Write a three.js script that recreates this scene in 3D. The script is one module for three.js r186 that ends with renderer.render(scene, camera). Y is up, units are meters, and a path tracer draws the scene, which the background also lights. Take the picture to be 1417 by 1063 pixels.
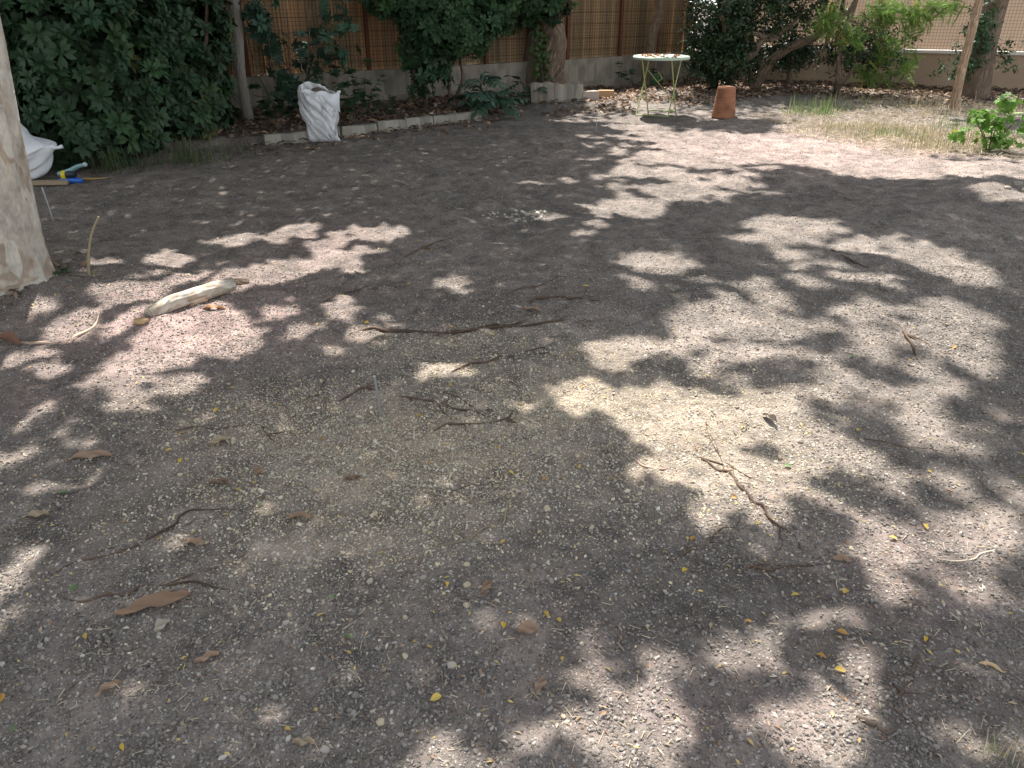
import * as THREE from 'three';
import { mergeGeometries, mergeVertices } from 'three/addons/utils/BufferGeometryUtils.js';

// ---------------------------------------------------------------- camera, sky, sun, exposure
const scene = new THREE.Scene();
const camera = new THREE.PerspectiveCamera(53.1, 4 / 3, 0.05, 400);
camera.position.set(0, 1.5, 0);
camera.rotation.set(THREE.MathUtils.degToRad(-27), 0, 0);
const renderer = new THREE.WebGLRenderer({ antialias: true });
renderer.toneMapping = THREE.LinearToneMapping;
renderer.toneMappingExposure = 2.7;
renderer.shadowMap.enabled = true;

const SUN = new THREE.Vector3(-0.2, 1.75, -1).normalize();
const KX = 0.2 / 1.75, KZ = 1 / 1.75;          // how far a shadow lands from a point, per metre of height
{
  const w = 256, h = 128, d = new Float32Array(w * h * 4);
  for (let j = 0; j < h; j++) {
    const el = ((j + 0.5) / h - 0.5) * Math.PI;
    const t = Math.pow(Math.max(0, Math.sin(el)), 0.5);
    for (let i = 0; i < w; i++) {
      const az = ((i + 0.5) / w - 0.5) * 2 * Math.PI;
      const c = Math.cos(el) * Math.cos(az) * SUN.x + Math.sin(el) * SUN.y + Math.cos(el) * Math.sin(az) * SUN.z;
      const m = 0.2 * Math.exp((c - 1) * 5);
      const o = (j * w + i) * 4;
      d[o] = 0.63 * (1 - t) + 0.33 * t + m; d[o + 1] = 0.63 * (1 - t) + 0.37 * t + m * 0.95; d[o + 2] = 0.60 * (1 - t) + 0.44 * t + m * 0.85; d[o + 3] = 1;
    }
  }
  const sky = new THREE.DataTexture(d, w, h, THREE.RGBAFormat, THREE.FloatType);
  sky.mapping = THREE.EquirectangularReflectionMapping; sky.magFilter = THREE.LinearFilter; sky.needsUpdate = true;
  scene.background = sky; scene.environment = sky;
}
const sun = new THREE.DirectionalLight(new THREE.Color(1, 0.945, 0.87), 5);
sun.name = 'sun';
sun.position.copy(SUN).multiplyScalar(40).add(new THREE.Vector3(0, 0, -6));
sun.target.position.set(0, 0, -6);
sun.castShadow = true; sun.shadow.mapSize.set(4096, 4096);
Object.assign(sun.shadow.camera, { left: -16, right: 16, top: 16, bottom: -16, near: 1, far: 90 });
scene.add(sun, sun.target);

// ---------------------------------------------------------------- helpers
function rngOf(seed) { let a = seed >>> 0; return () => { a = (a + 0x6D2B79F5) | 0; let t = Math.imul(a ^ (a >>> 15), 1 | a); t = (t + Math.imul(t ^ (t >>> 7), 61 | t)) ^ t; return ((t ^ (t >>> 14)) >>> 0) / 4294967296; }; }
const R = rngOf(7);
const rr = (a, b, f = R) => a + (b - a) * f();
const clamp = (v, a = 0, b = 1) => Math.min(b, Math.max(a, v));
const sstep = (a, b, v) => { const t = clamp((v - a) / (b - a)); return t * t * (3 - 2 * t); };
const mix = (a, b, t) => a + (b - a) * t;
const HASH = new Float32Array(65536); { const f = rngOf(99); for (let i = 0; i < 65536; i++) HASH[i] = f(); }
const lat = (x, y, z = 0) => HASH[(Math.imul(x, 73856093) ^ Math.imul(y, 19349663) ^ Math.imul(z, 83492791)) & 65535];
function vn(x, y, s = 0, per = 0) {            // value noise, 0..1
  const xi = Math.floor(x), yi = Math.floor(y); let fx = x - xi, fy = y - yi;
  fx = fx * fx * (3 - 2 * fx); fy = fy * fy * (3 - 2 * fy);
  let x0 = xi, x1 = xi + 1, y0 = yi, y1 = yi + 1;
  if (per) { x0 = ((x0 % per) + per) % per; x1 = ((x1 % per) + per) % per; y0 = ((y0 % per) + per) % per; y1 = ((y1 % per) + per) % per; }
  const a = lat(x0, y0, s), b = lat(x1, y0, s), c = lat(x0, y1, s), d = lat(x1, y1, s);
  return a + (b - a) * fx + (c - a) * fy + (a - b - c + d) * fx * fy;
}
function fbm(x, y, s, oct = 4, per = 0) { let v = 0, a = 0.5, n = 0; for (let i = 0; i < oct; i++) { v += a * vn(x, y, s + i * 17, per); n += a; a *= 0.5; x *= 2; y *= 2; per *= 2; } return v / n; }
const taken = new Map();
function numbered(name) { const n = taken.get(name) ?? 0; taken.set(name, n + 1); return n ? name + '_' + String(n).padStart(3, '0') : name; }
function shade(o) { o.castShadow = true; o.receiveShadow = true; return o; }
function tag(o, label, category, group, kind) { o.userData.label = label; o.userData.category = category; if (group) o.userData.group = group; if (kind) o.userData.kind = kind; return o; }
function thing(name, label, category, [x, y, z] = [0, 0, 0], turn = 0, group) { const o = new THREE.Group(); o.name = numbered(name); o.position.set(x, y, z); o.rotation.y = turn; scene.add(o); return tag(o, label, category, group); }
function mesh(name, geo, mat, parent) { const m = shade(new THREE.Mesh(geo, mat)); m.name = parent ? name : numbered(name); (parent ?? scene).add(m); return m; }
function single(name, geo, mat, label, category, group) { return tag(mesh(name, geo, mat), label, category, group); }
function stuffInstanced(name, geo, mat, mats, cols, parent) {
  const m = shade(new THREE.InstancedMesh(geo, mat, mats.length)); m.name = parent ? name : numbered(name); m.userData.kind = 'stuff';
  mats.forEach((M, i) => { m.setMatrixAt(i, M); if (cols) m.setColorAt(i, cols[i]); });
  (parent ?? scene).add(m); return m;
}
const V = (x, y, z) => new THREE.Vector3(x, y, z);
const C = (r, g, b) => new THREE.Color().setRGB(r, g, b);
const M4 = (p, q, s) => new THREE.Matrix4().compose(p, q, typeof s === 'number' ? V(s, s, s) : s);
const Q = (x, y, z) => new THREE.Quaternion().setFromEuler(new THREE.Euler(x, y, z, 'YXZ'));
const UP = V(0, 1, 0);
function bare(g) { g = g.index ? g.toNonIndexed() : g; for (const k of Object.keys(g.attributes)) if (k !== 'position' && k !== 'normal') g.deleteAttribute(k); return g; }
const merged = (list) => mergeGeometries(list.map(bare));
function box(w, h, d, x = 0, y = 0, z = 0, ry = 0) { const g = new THREE.BoxGeometry(w, h, d); if (ry) g.rotateY(ry); g.translate(x, y, z); return g; }
function std(color, roughness = 0.9, extra = {}) { return new THREE.MeshStandardMaterial({ color, roughness, metalness: 0, ...extra }); }
function leafMat(color, through = 0.3, rough = 0.75) { return new THREE.MeshPhysicalMaterial({ color, roughness: rough, transmission: through, thickness: 0, side: THREE.DoubleSide, specularIntensity: 0.5 }); }

// a tapered tube along points, uv in metres; rad(t, angle) may shape the section
function limb(points, radii, seg = 10, per = 6, rough = 0, seed = 1, cap = true) {
  const curve = new THREE.CatmullRomCurve3(points.map((p) => p.isVector3 ? p : V(...p)), false, 'centripetal');
  const n = Math.max(2, Math.round((points.length - 1) * per));
  const fr = curve.computeFrenetFrames(n, false), pos = [], uv = [], idx = [];
  let len = 0, last = null;
  for (let i = 0; i <= n; i++) {
    const t = i / n, p = curve.getPointAt(t); if (last) len += p.distanceTo(last); last = p;
    const k = t * (radii.length - 1), k0 = Math.min(radii.length - 2, Math.floor(k)), r0 = mix(radii[k0], radii[k0 + 1], k - k0);
    for (let j = 0; j <= seg; j++) {
      const a = j / seg * Math.PI * 2, aj = (j % seg) / seg * 6.2832;
      const r = r0 * (1 + rough * (2 * fbm(Math.cos(aj) * 2 + 9, Math.sin(aj) * 2 + len * 4 + 20, seed, 3) - 1));
      pos.push(p.x + (fr.normals[i].x * Math.cos(a) + fr.binormals[i].x * Math.sin(a)) * r, p.y + (fr.normals[i].y * Math.cos(a) + fr.binormals[i].y * Math.sin(a)) * r, p.z + (fr.normals[i].z * Math.cos(a) + fr.binormals[i].z * Math.sin(a)) * r);
      uv.push(a * r0, len);
    }
  }
  for (let i = 0; i < n; i++) for (let j = 0; j < seg; j++) { const a = i * (seg + 1) + j, b = a + seg + 1; idx.push(a, b, a + 1, b, b + 1, a + 1); }
  if (cap) for (const e of [0, n]) { const p = curve.getPointAt(e / n), c = pos.length / 3; pos.push(p.x, p.y, p.z); uv.push(0, 0); for (let j = 0; j < seg; j++) { const a = e * (seg + 1) + j; e ? idx.push(a, c, a + 1) : idx.push(a + 1, c, a); } }
  const g = new THREE.BufferGeometry();
  g.setAttribute('position', new THREE.Float32BufferAttribute(pos, 3)); g.setAttribute('uv', new THREE.Float32BufferAttribute(uv, 2)); g.setIndex(idx); g.computeVertexNormals();
  return g;
}
// a leaf that lies along +z from the origin, face up, folded along its rib and bent down
function leafGeo(L, W, { fold = 0.15, bend = 0.15, wide = 0.5, seg = 3, tip = 1 } = {}) {
  const pos = [], idx = [];
  for (let i = 0; i <= seg; i++) {
    const t = i / seg, w = W / 2 * Math.pow(Math.sin(Math.PI * Math.pow(t, Math.log(0.5) / Math.log(wide))), 0.75 * tip) + (i === 0 ? W * 0.04 : 0);
    const y = -bend * L * t * t;
    pos.push(-w, y + fold * w, t * L, 0, y, t * L, w, y + fold * w, t * L);
  }
  for (let i = 0; i < seg; i++) { const a = i * 3, b = a + 3; idx.push(a, b, a + 1, b, b + 1, a + 1, a + 1, b + 1, a + 2, b + 1, b + 2, a + 2); }
  const g = new THREE.BufferGeometry(); g.setAttribute('position', new THREE.Float32BufferAttribute(pos, 3)); g.setIndex(idx); g.computeVertexNormals(); return g;
}
function posed(g, p, q, s = 1) { const c = g.clone(); c.applyMatrix4(M4(p, q, s)); return c; }
// textures
function dataTex(size, fn, srgb, rep) {
  const d = new Uint8Array(size * size * 4);
  for (let j = 0; j < size; j++) for (let i = 0; i < size; i++) { const c = fn(i, j), o = (j * size + i) * 4; d[o] = clamp(c[0]) * 255; d[o + 1] = clamp(c[1]) * 255; d[o + 2] = clamp(c[2]) * 255; d[o + 3] = 255; }
  const t = new THREE.DataTexture(d, size, size); t.wrapS = t.wrapT = THREE.RepeatWrapping; t.magFilter = THREE.LinearFilter; t.minFilter = THREE.LinearMipmapLinearFilter; t.generateMipmaps = true;
  if (srgb) t.colorSpace = THREE.SRGBColorSpace; if (rep) t.repeat.set(rep, rep); t.needsUpdate = true; return t;
}
const s8 = (c) => Math.pow(clamp(c), 1 / 2.2);

// ---------------------------------------------------------------- where things run
const KERB = [[-4.6, -8.0], [-2.772, -8.871], [-2.021, -9.357], [-1.34, -10.007], [-0.415, -10.617]];
const WALL_A = [[-8.5, -7.65], [3.55, -15.75]];   // the long wall under the reed fence
const WALL_B = [[3.55, -15.75], [12.5, -12.35]];  // the plastered wall beyond the shrubs
const lineZ = (L, x) => L[0][1] + (L[1][1] - L[0][1]) * (x - L[0][0]) / (L[1][0] - L[0][0]);
function kerbZ(x) { for (let i = 0; i + 1 < KERB.length; i++) if (x <= KERB[i + 1][0] || i + 2 === KERB.length) return lineZ([KERB[i], KERB[i + 1]], x); return 0; }
function macro(x, z) {
  let h = 0.05 * (fbm(x * 0.55 + 40, z * 0.55 + 40, 3, 2) - 0.5) + 0.055 * (fbm(x * 1.5 + 10, z * 1.5 + 30, 5, 3) - 0.5);
  const b = (cx, cz, ax, az, a) => { const u = (x - cx) / ax, w = (z - cz) / az; return a * Math.exp(-u * u - w * w); };
  h += b(2.014, -5.225, 0.55, 0.4, 0.07) + b(3.938, -6.036, 0.5, 0.7, 0.12) + b(3.043, -5.707, 0.6, 0.5, 0.04) + b(-2.618, -4.131, 0.6, 0.5, 0.05);
  h -= b(-0.51, -3.333, 0.5, 0.3, 0.03) + b(0.192, -3.697, 0.7, 0.25, 0.02);
  if (x < 0.2) h += 0.075 * sstep(0.02, -0.12, z - kerbZ(x)) * sstep(0.1, -0.4, x) ;
  else h += 0.04 * sstep(-11.5, -13.5, z);
  return h;
}
function gh(x, z) {
  const n1 = fbm(x * 4 + 7, z * 4 + 3, 11, 2), n2 = vn(x * 14, z * 14, 23), n3 = vn(x * 31, z * 31, 31);
  return macro(x, z) + 0.03 * (n1 - 0.5) + 0.018 * (n2 * n2 - 0.3) + 0.011 * (n3 - 0.5);
}

// ---------------------------------------------------------------- ground
const GRAVEL = [[-0.384, -2.416, 0.776, 0.538, 1], [-0.865, -2.616, 0.476, 0.338, 0.8], [0.152, -2.813, 0.649, 0.439, 0.8], [0.666, -2.601, 0.551, 0.496, 0.6], [-0.304, -3.361, 0.549, 0.336, 0.5], [-0.468, -1.931, 0.493, 0.215, 0.7], [-0.923, -2.169, 0.366, 0.255, 0.6], [0.481, -2.258, 0.377, 0.27, 0.6]];
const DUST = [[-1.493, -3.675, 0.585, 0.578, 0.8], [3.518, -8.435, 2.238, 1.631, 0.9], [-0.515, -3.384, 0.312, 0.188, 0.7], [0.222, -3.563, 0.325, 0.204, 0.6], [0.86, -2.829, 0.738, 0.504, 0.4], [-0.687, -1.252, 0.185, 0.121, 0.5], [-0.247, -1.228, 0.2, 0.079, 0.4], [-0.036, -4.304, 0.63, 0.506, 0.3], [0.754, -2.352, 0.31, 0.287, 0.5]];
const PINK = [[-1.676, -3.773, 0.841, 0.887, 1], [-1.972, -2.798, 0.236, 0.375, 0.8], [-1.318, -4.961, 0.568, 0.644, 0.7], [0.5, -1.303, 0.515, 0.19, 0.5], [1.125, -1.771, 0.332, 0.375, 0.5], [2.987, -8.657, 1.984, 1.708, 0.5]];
const DARK_SOIL = [[-1.882, -11.327, 1.997, 1.434, 1], [0.744, -1.655, 0.441, 0.259, 1], [1.766, -2.673, 0.32, 0.927, 0.7], [-1.323, -2.085, 0.308, 0.241, 0.5], [-1.117, -2.776, 0.354, 0.248, 0.5], [-0.581, -3.945, 0.704, 0.437, 0.4], [3.068, -6.482, 1.02, 0.775, 0.8], [0.767, -5.958, 1.084, 1.298, 0.4]];  // ellipses where the ground vertex colour is made darker
function field(list, x, z) {
  const wx = x + 0.35 * (fbm(x * 2.1 + 3, z * 2.1, 71, 3) - 0.5), wz = z + 0.45 * (fbm(x * 2.1, z * 2.1 + 8, 77, 3) - 0.5);
  let v = 0; for (const e of list) { const u = (wx - e[0]) / e[2], w = (wz - e[1]) / e[3], d = u * u + w * w; if (d < 4) v = Math.max(v, e[4] * Math.exp(-d)); } return v;
}
const TILE = 2.7, TS = 2048;
const gcol = new Float32Array(TS * TS * 3), gbump = new Float32Array(TS * TS);
{
  const f = rngOf(21);
  for (let j = 0; j < TS; j++) for (let i = 0; i < TS; i++) {
    const o = j * TS + i, u = i / TS, v = j / TS;
    const n = vn(u * 24, v * 24, 1, 24) * 0.4 + vn(u * 96, v * 96, 2, 96) * 0.35 + vn(u * 420, v * 420, 3, 420) * 0.25, g = f();
    const k = 0.2 + 1.25 * n + 0.4 * (g - 0.5), w = vn(u * 40, v * 40, 9, 40);
    gcol[o * 3] = k * mix(0.176, 0.194, w); gcol[o * 3 + 1] = k * mix(0.153, 0.160, w); gcol[o * 3 + 2] = k * mix(0.139, 0.138, w);
    gbump[o] = 0.12 + 0.42 * n + 0.1 * g;
  }
  const tones = [[0.42, 0.39, 0.33], [0.36, 0.31, 0.23], [0.5, 0.48, 0.44], [0.30, 0.27, 0.24], [0.09, 0.08, 0.07], [0.12, 0.10, 0.085], [0.27, 0.2, 0.15], [0.22, 0.2, 0.18]];
  for (let k = 0; k < 120000; k++) {
    const cx = f() * TS, cy = f() * TS, r = 0.9 + 2.6 * Math.pow(f(), 3.2), t = tones[(f() * tones.length) | 0], s = 0.75 + 0.4 * f(), e = 0.6 + 0.8 * f(), a = f() * 3.14, ca = Math.cos(a), sa = Math.sin(a);
    const rad = Math.ceil(r * 1.5), hgt = 0.16 + 0.05 * r;
    for (let y = -rad; y <= rad; y++) for (let x = -rad; x <= rad; x++) {
      const u = (x * ca + y * sa) / e, w = (-x * sa + y * ca) * e, d = Math.sqrt(u * u + w * w) / r; if (d >= 1) continue;
      const o = ((((cy + y) | 0) + TS) % TS) * TS + ((((cx + x) | 0) + TS) % TS), al = Math.min(1, (1 - d) * 2.2);
      gcol[o * 3] = mix(gcol[o * 3], t[0] * s, al); gcol[o * 3 + 1] = mix(gcol[o * 3 + 1], t[1] * s, al); gcol[o * 3 + 2] = mix(gcol[o * 3 + 2], t[2] * s, al);
      gbump[o] = Math.max(gbump[o], 0.3 + hgt * (1 - d * d));
    }
  }
}
const soilMap = dataTex(TS, (i, j) => { const o = (j * TS + i) * 3; return [s8(gcol[o]), s8(gcol[o + 1]), s8(gcol[o + 2])]; }, true);
const soilBump = dataTex(TS, (i, j) => { const b = gbump[j * TS + i]; return [b, b, b]; }, false);
{
  const xs = [], zs = [];
  const line = (list, a, b, s) => { for (let v = a; v < b - 1e-6; v += s) list.push(v); };
  line(xs, -90, -20, 7); line(xs, -20, -9, 1); line(xs, -9, -4.6, 0.09); line(xs, -4.6, 5.2, 0.02); line(xs, 5.2, 11, 0.09); line(xs, 11, 20, 1); line(xs, 20, 91, 7);
  line(zs, -120, -24, 8); line(zs, -24, -17, 1); line(zs, -17, -9, 0.07); line(zs, -9, -0.8, 0.02); line(zs, -0.8, 3, 0.1); line(zs, 3, 12, 1); line(zs, 12, 41, 7);
  const nx = xs.length, nz = zs.length, pos = new Float32Array(nx * nz * 3), uv = new Float32Array(nx * nz * 2), col = new Float32Array(nx * nz * 3), idx = new Uint32Array((nx - 1) * (nz - 1) * 6);
  for (let j = 0; j < nz; j++) for (let i = 0; i < nx; i++) {
    const x = xs[i], z = zs[j], o = j * nx + i; pos[o * 3] = x; pos[o * 3 + 1] = gh(x, z); pos[o * 3 + 2] = z; uv[o * 2] = x / TILE + 0.13 * vn(x * 0.6, z * 0.6, 61); uv[o * 2 + 1] = -z / TILE + 0.13 * vn(x * 0.6, z * 0.6, 62);
    const g = field(GRAVEL, x, z), d = field(DUST, x, z), h = field(DARK_SOIL, x, z), n = fbm(x * 3, z * 3, 45, 3) - 0.5, p = fbm(x * 11, z * 11, 49, 2) - 0.5;
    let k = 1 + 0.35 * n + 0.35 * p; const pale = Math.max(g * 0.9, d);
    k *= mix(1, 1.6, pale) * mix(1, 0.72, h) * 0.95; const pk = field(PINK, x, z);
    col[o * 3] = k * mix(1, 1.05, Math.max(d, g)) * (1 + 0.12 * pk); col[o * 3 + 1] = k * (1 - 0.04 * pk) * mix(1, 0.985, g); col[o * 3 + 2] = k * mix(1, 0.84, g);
  }
  let q = 0; for (let j = 0; j < nz - 1; j++) for (let i = 0; i < nx - 1; i++) { const a = j * nx + i, b = a + nx; idx[q++] = a; idx[q++] = b; idx[q++] = a + 1; idx[q++] = b; idx[q++] = b + 1; idx[q++] = a + 1; }
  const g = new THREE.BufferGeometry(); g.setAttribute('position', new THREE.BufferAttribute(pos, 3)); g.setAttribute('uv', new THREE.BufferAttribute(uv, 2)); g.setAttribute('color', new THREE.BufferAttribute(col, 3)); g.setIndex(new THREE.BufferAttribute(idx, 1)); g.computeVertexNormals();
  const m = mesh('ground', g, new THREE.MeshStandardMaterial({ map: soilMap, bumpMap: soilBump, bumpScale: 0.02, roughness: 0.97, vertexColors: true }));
  m.userData.kind = 'structure'; m.userData.label = 'bare dry brown soil of the yard with fine gravel';
}

// ---------------------------------------------------------------- surface textures
const barkPlane = dataTex(1024, (i, j) => {
  const u = i / 1024, v = j / 1024, wx = u * 14 + 1.1 * vn(u * 40, v * 40, 5, 40), wy = v * 9 + 1.1 * vn(u * 40, v * 40, 6, 40);
  const a = fbm(wx, wy, 12, 3, 14), b = fbm(wx + 3, wy + 2, 33, 3, 14), c = fbm(u * 18, v * 12, 51, 3, 6), f = vn(u * 256, v * 128, 8, 256) - 0.5;
  let r = 0.50, g = 0.465, bl = 0.405;
  const q = sstep(0.50, 0.57, a); r = mix(r, 0.435, q); g = mix(g, 0.405, q); bl = mix(bl, 0.355, q);
  const t = sstep(0.61, 0.64, b); r = mix(r, 0.46, t); g = mix(g, 0.39, t); bl = mix(bl, 0.31, t);
  const d = sstep(0.68, 0.70, b); r = mix(r, 0.37, d); g = mix(g, 0.30, d); bl = mix(bl, 0.235, d);
  const w = sstep(0.40, 0.34, c); r = mix(r, 0.57, w); g = mix(g, 0.54, w); bl = mix(bl, 0.48, w);
  const k = 0.9 + 0.22 * f + 0.5 * (fbm(u * 40, v * 40, 64, 3, 40) - 0.45) + 0.25 * (vn(u * 60, v * 14, 67, 60) - 0.5);
  return [s8(r * k), s8(g * k), s8(bl * k)];
}, true, 1 / 2.4);
const barkRough = dataTex(512, (i, j) => {
  const u = i / 512, v = j / 512, r = Math.abs(2 * vn(u * 32 + 2 * vn(u * 8, v * 8, 4, 8), v * 5, 7, 32) - 1), n = fbm(u * 64, v * 32, 3, 3, 64), k = 0.35 + 0.55 * r + 0.4 * n;
  return [s8(0.17 * k * 1.5), s8(0.125 * k * 1.5), s8(0.09 * k * 1.5)];
}, true, 1 / 0.6);
const barkBump = dataTex(512, (i, j) => { const u = i / 512, v = j / 512, r = Math.abs(2 * vn(u * 32 + 2 * vn(u * 8, v * 8, 4, 8), v * 5, 7, 32) - 1); const b = 0.7 * r + 0.3 * fbm(u * 64, v * 32, 3, 3, 64); return [b, b, b]; }, false, 1 / 0.6);
const concTex = dataTex(1024, (i, j) => {
  const u = i / 1024, v = j / 1024, st = vn(u * 90, v * 2.0, 15, 90), big = fbm(u * 8, v * 8, 18, 4, 8), f = vn(u * 400, v * 400, 22, 400) - 0.5;
  const k = 0.62 + 0.42 * big + 0.16 * (st - 0.5) + 0.12 * f, m = sstep(0.52, 0.7, fbm(u * 11, v * 5, 27, 3, 11));
  return [s8(mix(0.36, 0.26, m) * k), s8(mix(0.325, 0.235, m) * k), s8(mix(0.265, 0.19, m) * k)];
}, true, 1 / 1.8);
const plasterTex = dataTex(1024, (i, j) => {
  const u = i / 1024, v = j / 1024, big = fbm(u * 6, v * 6, 81, 4, 6), f = vn(u * 300, v * 300, 82, 300) - 0.5, k = 0.78 + 0.35 * (big - 0.3) + 0.12 * f;
  return [s8(0.47 * k), s8(0.35 * k), s8(0.245 * k)];
}, true, 1 / 2.2);
const M = {
  plane: new THREE.MeshStandardMaterial({ map: barkPlane, bumpMap: barkPlane, bumpScale: 0.02, roughness: 0.85 }),
  bark: new THREE.MeshStandardMaterial({ map: barkRough, bumpMap: barkBump, bumpScale: 0.02, roughness: 0.95 }),
  barkPale: new THREE.MeshStandardMaterial({ map: barkRough, bumpMap: barkBump, bumpScale: 0.012, roughness: 0.95, color: C(2.0, 1.9, 1.8) }),
  concrete: new THREE.MeshStandardMaterial({ map: concTex, roughness: 0.95 }),
  kerb: new THREE.MeshStandardMaterial({ map: concTex, roughness: 0.95, color: C(1.15, 1.2, 1.25) }),
  plaster: new THREE.MeshStandardMaterial({ map: plasterTex, roughness: 0.95 }),
  cap: std(C(0.62, 0.58, 0.52), 0.9),
  rust: std(C(0.12, 0.045, 0.022), 0.85), wire: std(C(0.035, 0.025, 0.018), 0.7),
  root: new THREE.MeshStandardMaterial({ map: barkRough, roughness: 0.95, color: C(0.42, 0.37, 0.34) }),
  steel: std(C(0.45, 0.47, 0.5), 0.4, { metalness: 0.7 }),
};

// ---------------------------------------------------------------- walls and fences
function along(L) { const [a, b] = L, dx = b[0] - a[0], dz = b[1] - a[1], len = Math.hypot(dx, dz); return { len, ang: Math.atan2(-dz, dx), at: (s, off = 0) => [a[0] + dx * s / len - dz / len * off, a[1] + dz * s / len + dx / len * off] }; }
// off > 0 : towards the yard side (the left-hand normal of the run, facing +z)
function wallBlock(parent, name, L, s0, s1, y0, y1, thick, mat, seed) {
  const A = along(L), n = Math.max(2, Math.round((s1 - s0) / 0.12)), ny = 6, g = new THREE.BoxGeometry(s1 - s0, y1 - y0, thick, n, ny, 2), p = g.attributes.position, uv = g.attributes.uv;
  for (let i = 0; i < p.count; i++) { const x = p.getX(i), y = p.getY(i), z = p.getZ(i), w = 0.012 * (fbm(x * 1.7 + seed, y * 3 + z * 9, seed, 3) - 0.5); p.setZ(i, z + w * Math.sign(z)); p.setY(i, y + (y > 0 ? 0.02 * (fbm(x * 2, seed, seed + 5, 3) - 0.5) : 0)); uv.setXY(i, x + s0 + z, y); }
  g.computeVertexNormals();
  const m = mesh(name, g, mat, parent), c = A.at((s0 + s1) / 2); m.position.set(c[0], (y0 + y1) / 2, c[1]); m.rotation.y = A.ang; return m;
}
{
  const w = thing('garden_wall', 'low stained grey concrete wall under the bamboo reed fence', 'wall');
  const A = along(WALL_A); wallBlock(w, 'wall_face', WALL_A, 0, A.len, -0.2, 0.5, 0.2, M.concrete, 3);
  const f = thing('reed_fence', 'brown reed screening fence with rusty posts and wire mesh on concrete wall', 'fence');
  const posts = [0.4, 2.3, 4.2, 6.0, 7.75, 9.75, 11.35, 12.5, 13.35, 14.3];
  const reedG = bare(new THREE.CylinderGeometry(0.0075, 0.0075, 1, 5, 1, true)), reedM = leafMat(C(1, 1, 1), 0.6, 0.9), fr = rngOf(31);
  for (let k = 0; k < posts.length; k++) {
    const c = A.at(posts[k], 0.015), p = mesh('post', box(0.055, 1.95, 0.045), M.rust, f); p.position.set(c[0], 0.49 + 0.975, c[1]); p.rotation.y = A.ang;
    if (k + 1 === posts.length) break;
    const s0 = posts[k], s1 = posts[k + 1], ms = [], cs = [];
    for (let s = s0; s < s1; s += 0.0062) {
      const q = A.at(s + rr(-0.003, 0.003, fr), -0.055 + rr(-0.012, 0.012, fr)), h = rr(1.72, 1.84, fr), y0 = 0.485 + rr(0, 0.02, fr);
      ms.push(M4(V(q[0], y0 + h / 2, q[1]), Q(rr(-0.006, 0.006, fr), fr() * 3, rr(-0.006, 0.006, fr)), V(rr(0.75, 1.25, fr), h, rr(0.75, 1.25, fr))));
      const k2 = rr(0.6, 1.2, fr) * (0.8 + 0.4 * vn(s * 4, 2, 91)); cs.push(C(0.72 * k2, 0.56 * k2, 0.35 * k2));
    }
    const ck = mesh('added_backing', box(s1 - s0 - 0.004, 1.7, 0.004), leafMat(C(0.62, 0.48, 0.31), 0.55, 1), f), cc = A.at((s0 + s1) / 2, -0.082); ck.position.set(cc[0], 1.37, cc[1]); ck.rotation.y = A.ang;  // added sheet behind the reeds: blocks bright slits, evens out the glow
    stuffInstanced('reed_screen', reedG, reedM, ms, cs, f);
    const wires = [];
    for (let s = s0 + 0.05; s < s1; s += 0.05) wires.push(box(0.003, 1.78, 0.003, s - (s0 + s1) / 2, 0, 0));
    for (let y = -0.87; y <= 0.87; y += 0.05) wires.push(box(s1 - s0, 0.003, 0.003, 0, y, 0.005));
    for (let y = -0.8; y <= 0.85; y += 0.2) wires.push(box(s1 - s0, 0.006, 0.006, 0, y + rr(-0.02, 0.02, fr), -0.012));
    const wm = mesh('wire_mesh', merged(wires), M.wire, f), c2 = A.at((s0 + s1) / 2, -0.025); wm.position.set(c2[0], 1.42, c2[1]); wm.rotation.y = A.ang; wm.userData.kind = 'stuff';
  }
  // the plastered wall on the other side of the corner
  const B = along(WALL_B), w2 = thing('garden_wall', 'low tan plastered wall with pale coping behind the dry grass', 'wall');
  wallBlock(w2, 'wall_face', WALL_B, 0.12, B.len, -0.2, 0.57, 0.2, M.plaster, 9);
  for (let s = 0.12, k = 0; s < B.len; k++) { const l = Math.min(rr(0.8, 1.0), B.len - s); wallBlock(w2, 'coping', WALL_B, s, s + l - 0.006, 0.575, 0.615, 0.26, M.cap, 20 + k); s += l; }
  const f2 = thing('mesh_fence', 'pale beige fabric screen behind square wire mesh on tan wall', 'fence');
  const po = []; for (let s = 0.25; s < B.len; s += 2.1) po.push(s);
  po.forEach((s, k) => {
    const c = B.at(s, -0.06), p = mesh('post', box(0.05, 1.7, 0.05), M.rust, f2); p.position.set(c[0], 0.61 + 0.85, c[1]); p.rotation.y = B.ang;
    if (k + 1 === po.length) return;
    const s1 = po[k + 1], n = 60, g = new THREE.BoxGeometry(s1 - s, 1.62, 0.004, n, 20, 1), pp = g.attributes.position;
    for (let i = 0; i < pp.count; i++) pp.setZ(i, pp.getZ(i) + 0.03 * (fbm(pp.getX(i) * 3 + k * 9, pp.getY(i) * 1.2, 101, 2) - 0.5));
    g.computeVertexNormals();
    const c2 = B.at((s + s1) / 2, -0.05), fm = mesh('fabric_screen', g, fabric(), f2); fm.position.set(c2[0], 1.44, c2[1]); fm.rotation.y = B.ang;
    const wires = []; for (let x = -1.02; x <= 1.02; x += 0.05) wires.push(box(0.0045, 1.64, 0.004, x, 0, 0)); for (let y = -0.8; y <= 0.82; y += 0.05) wires.push(box(2.08, 0.0045, 0.004, 0, y, 0.005));
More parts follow.
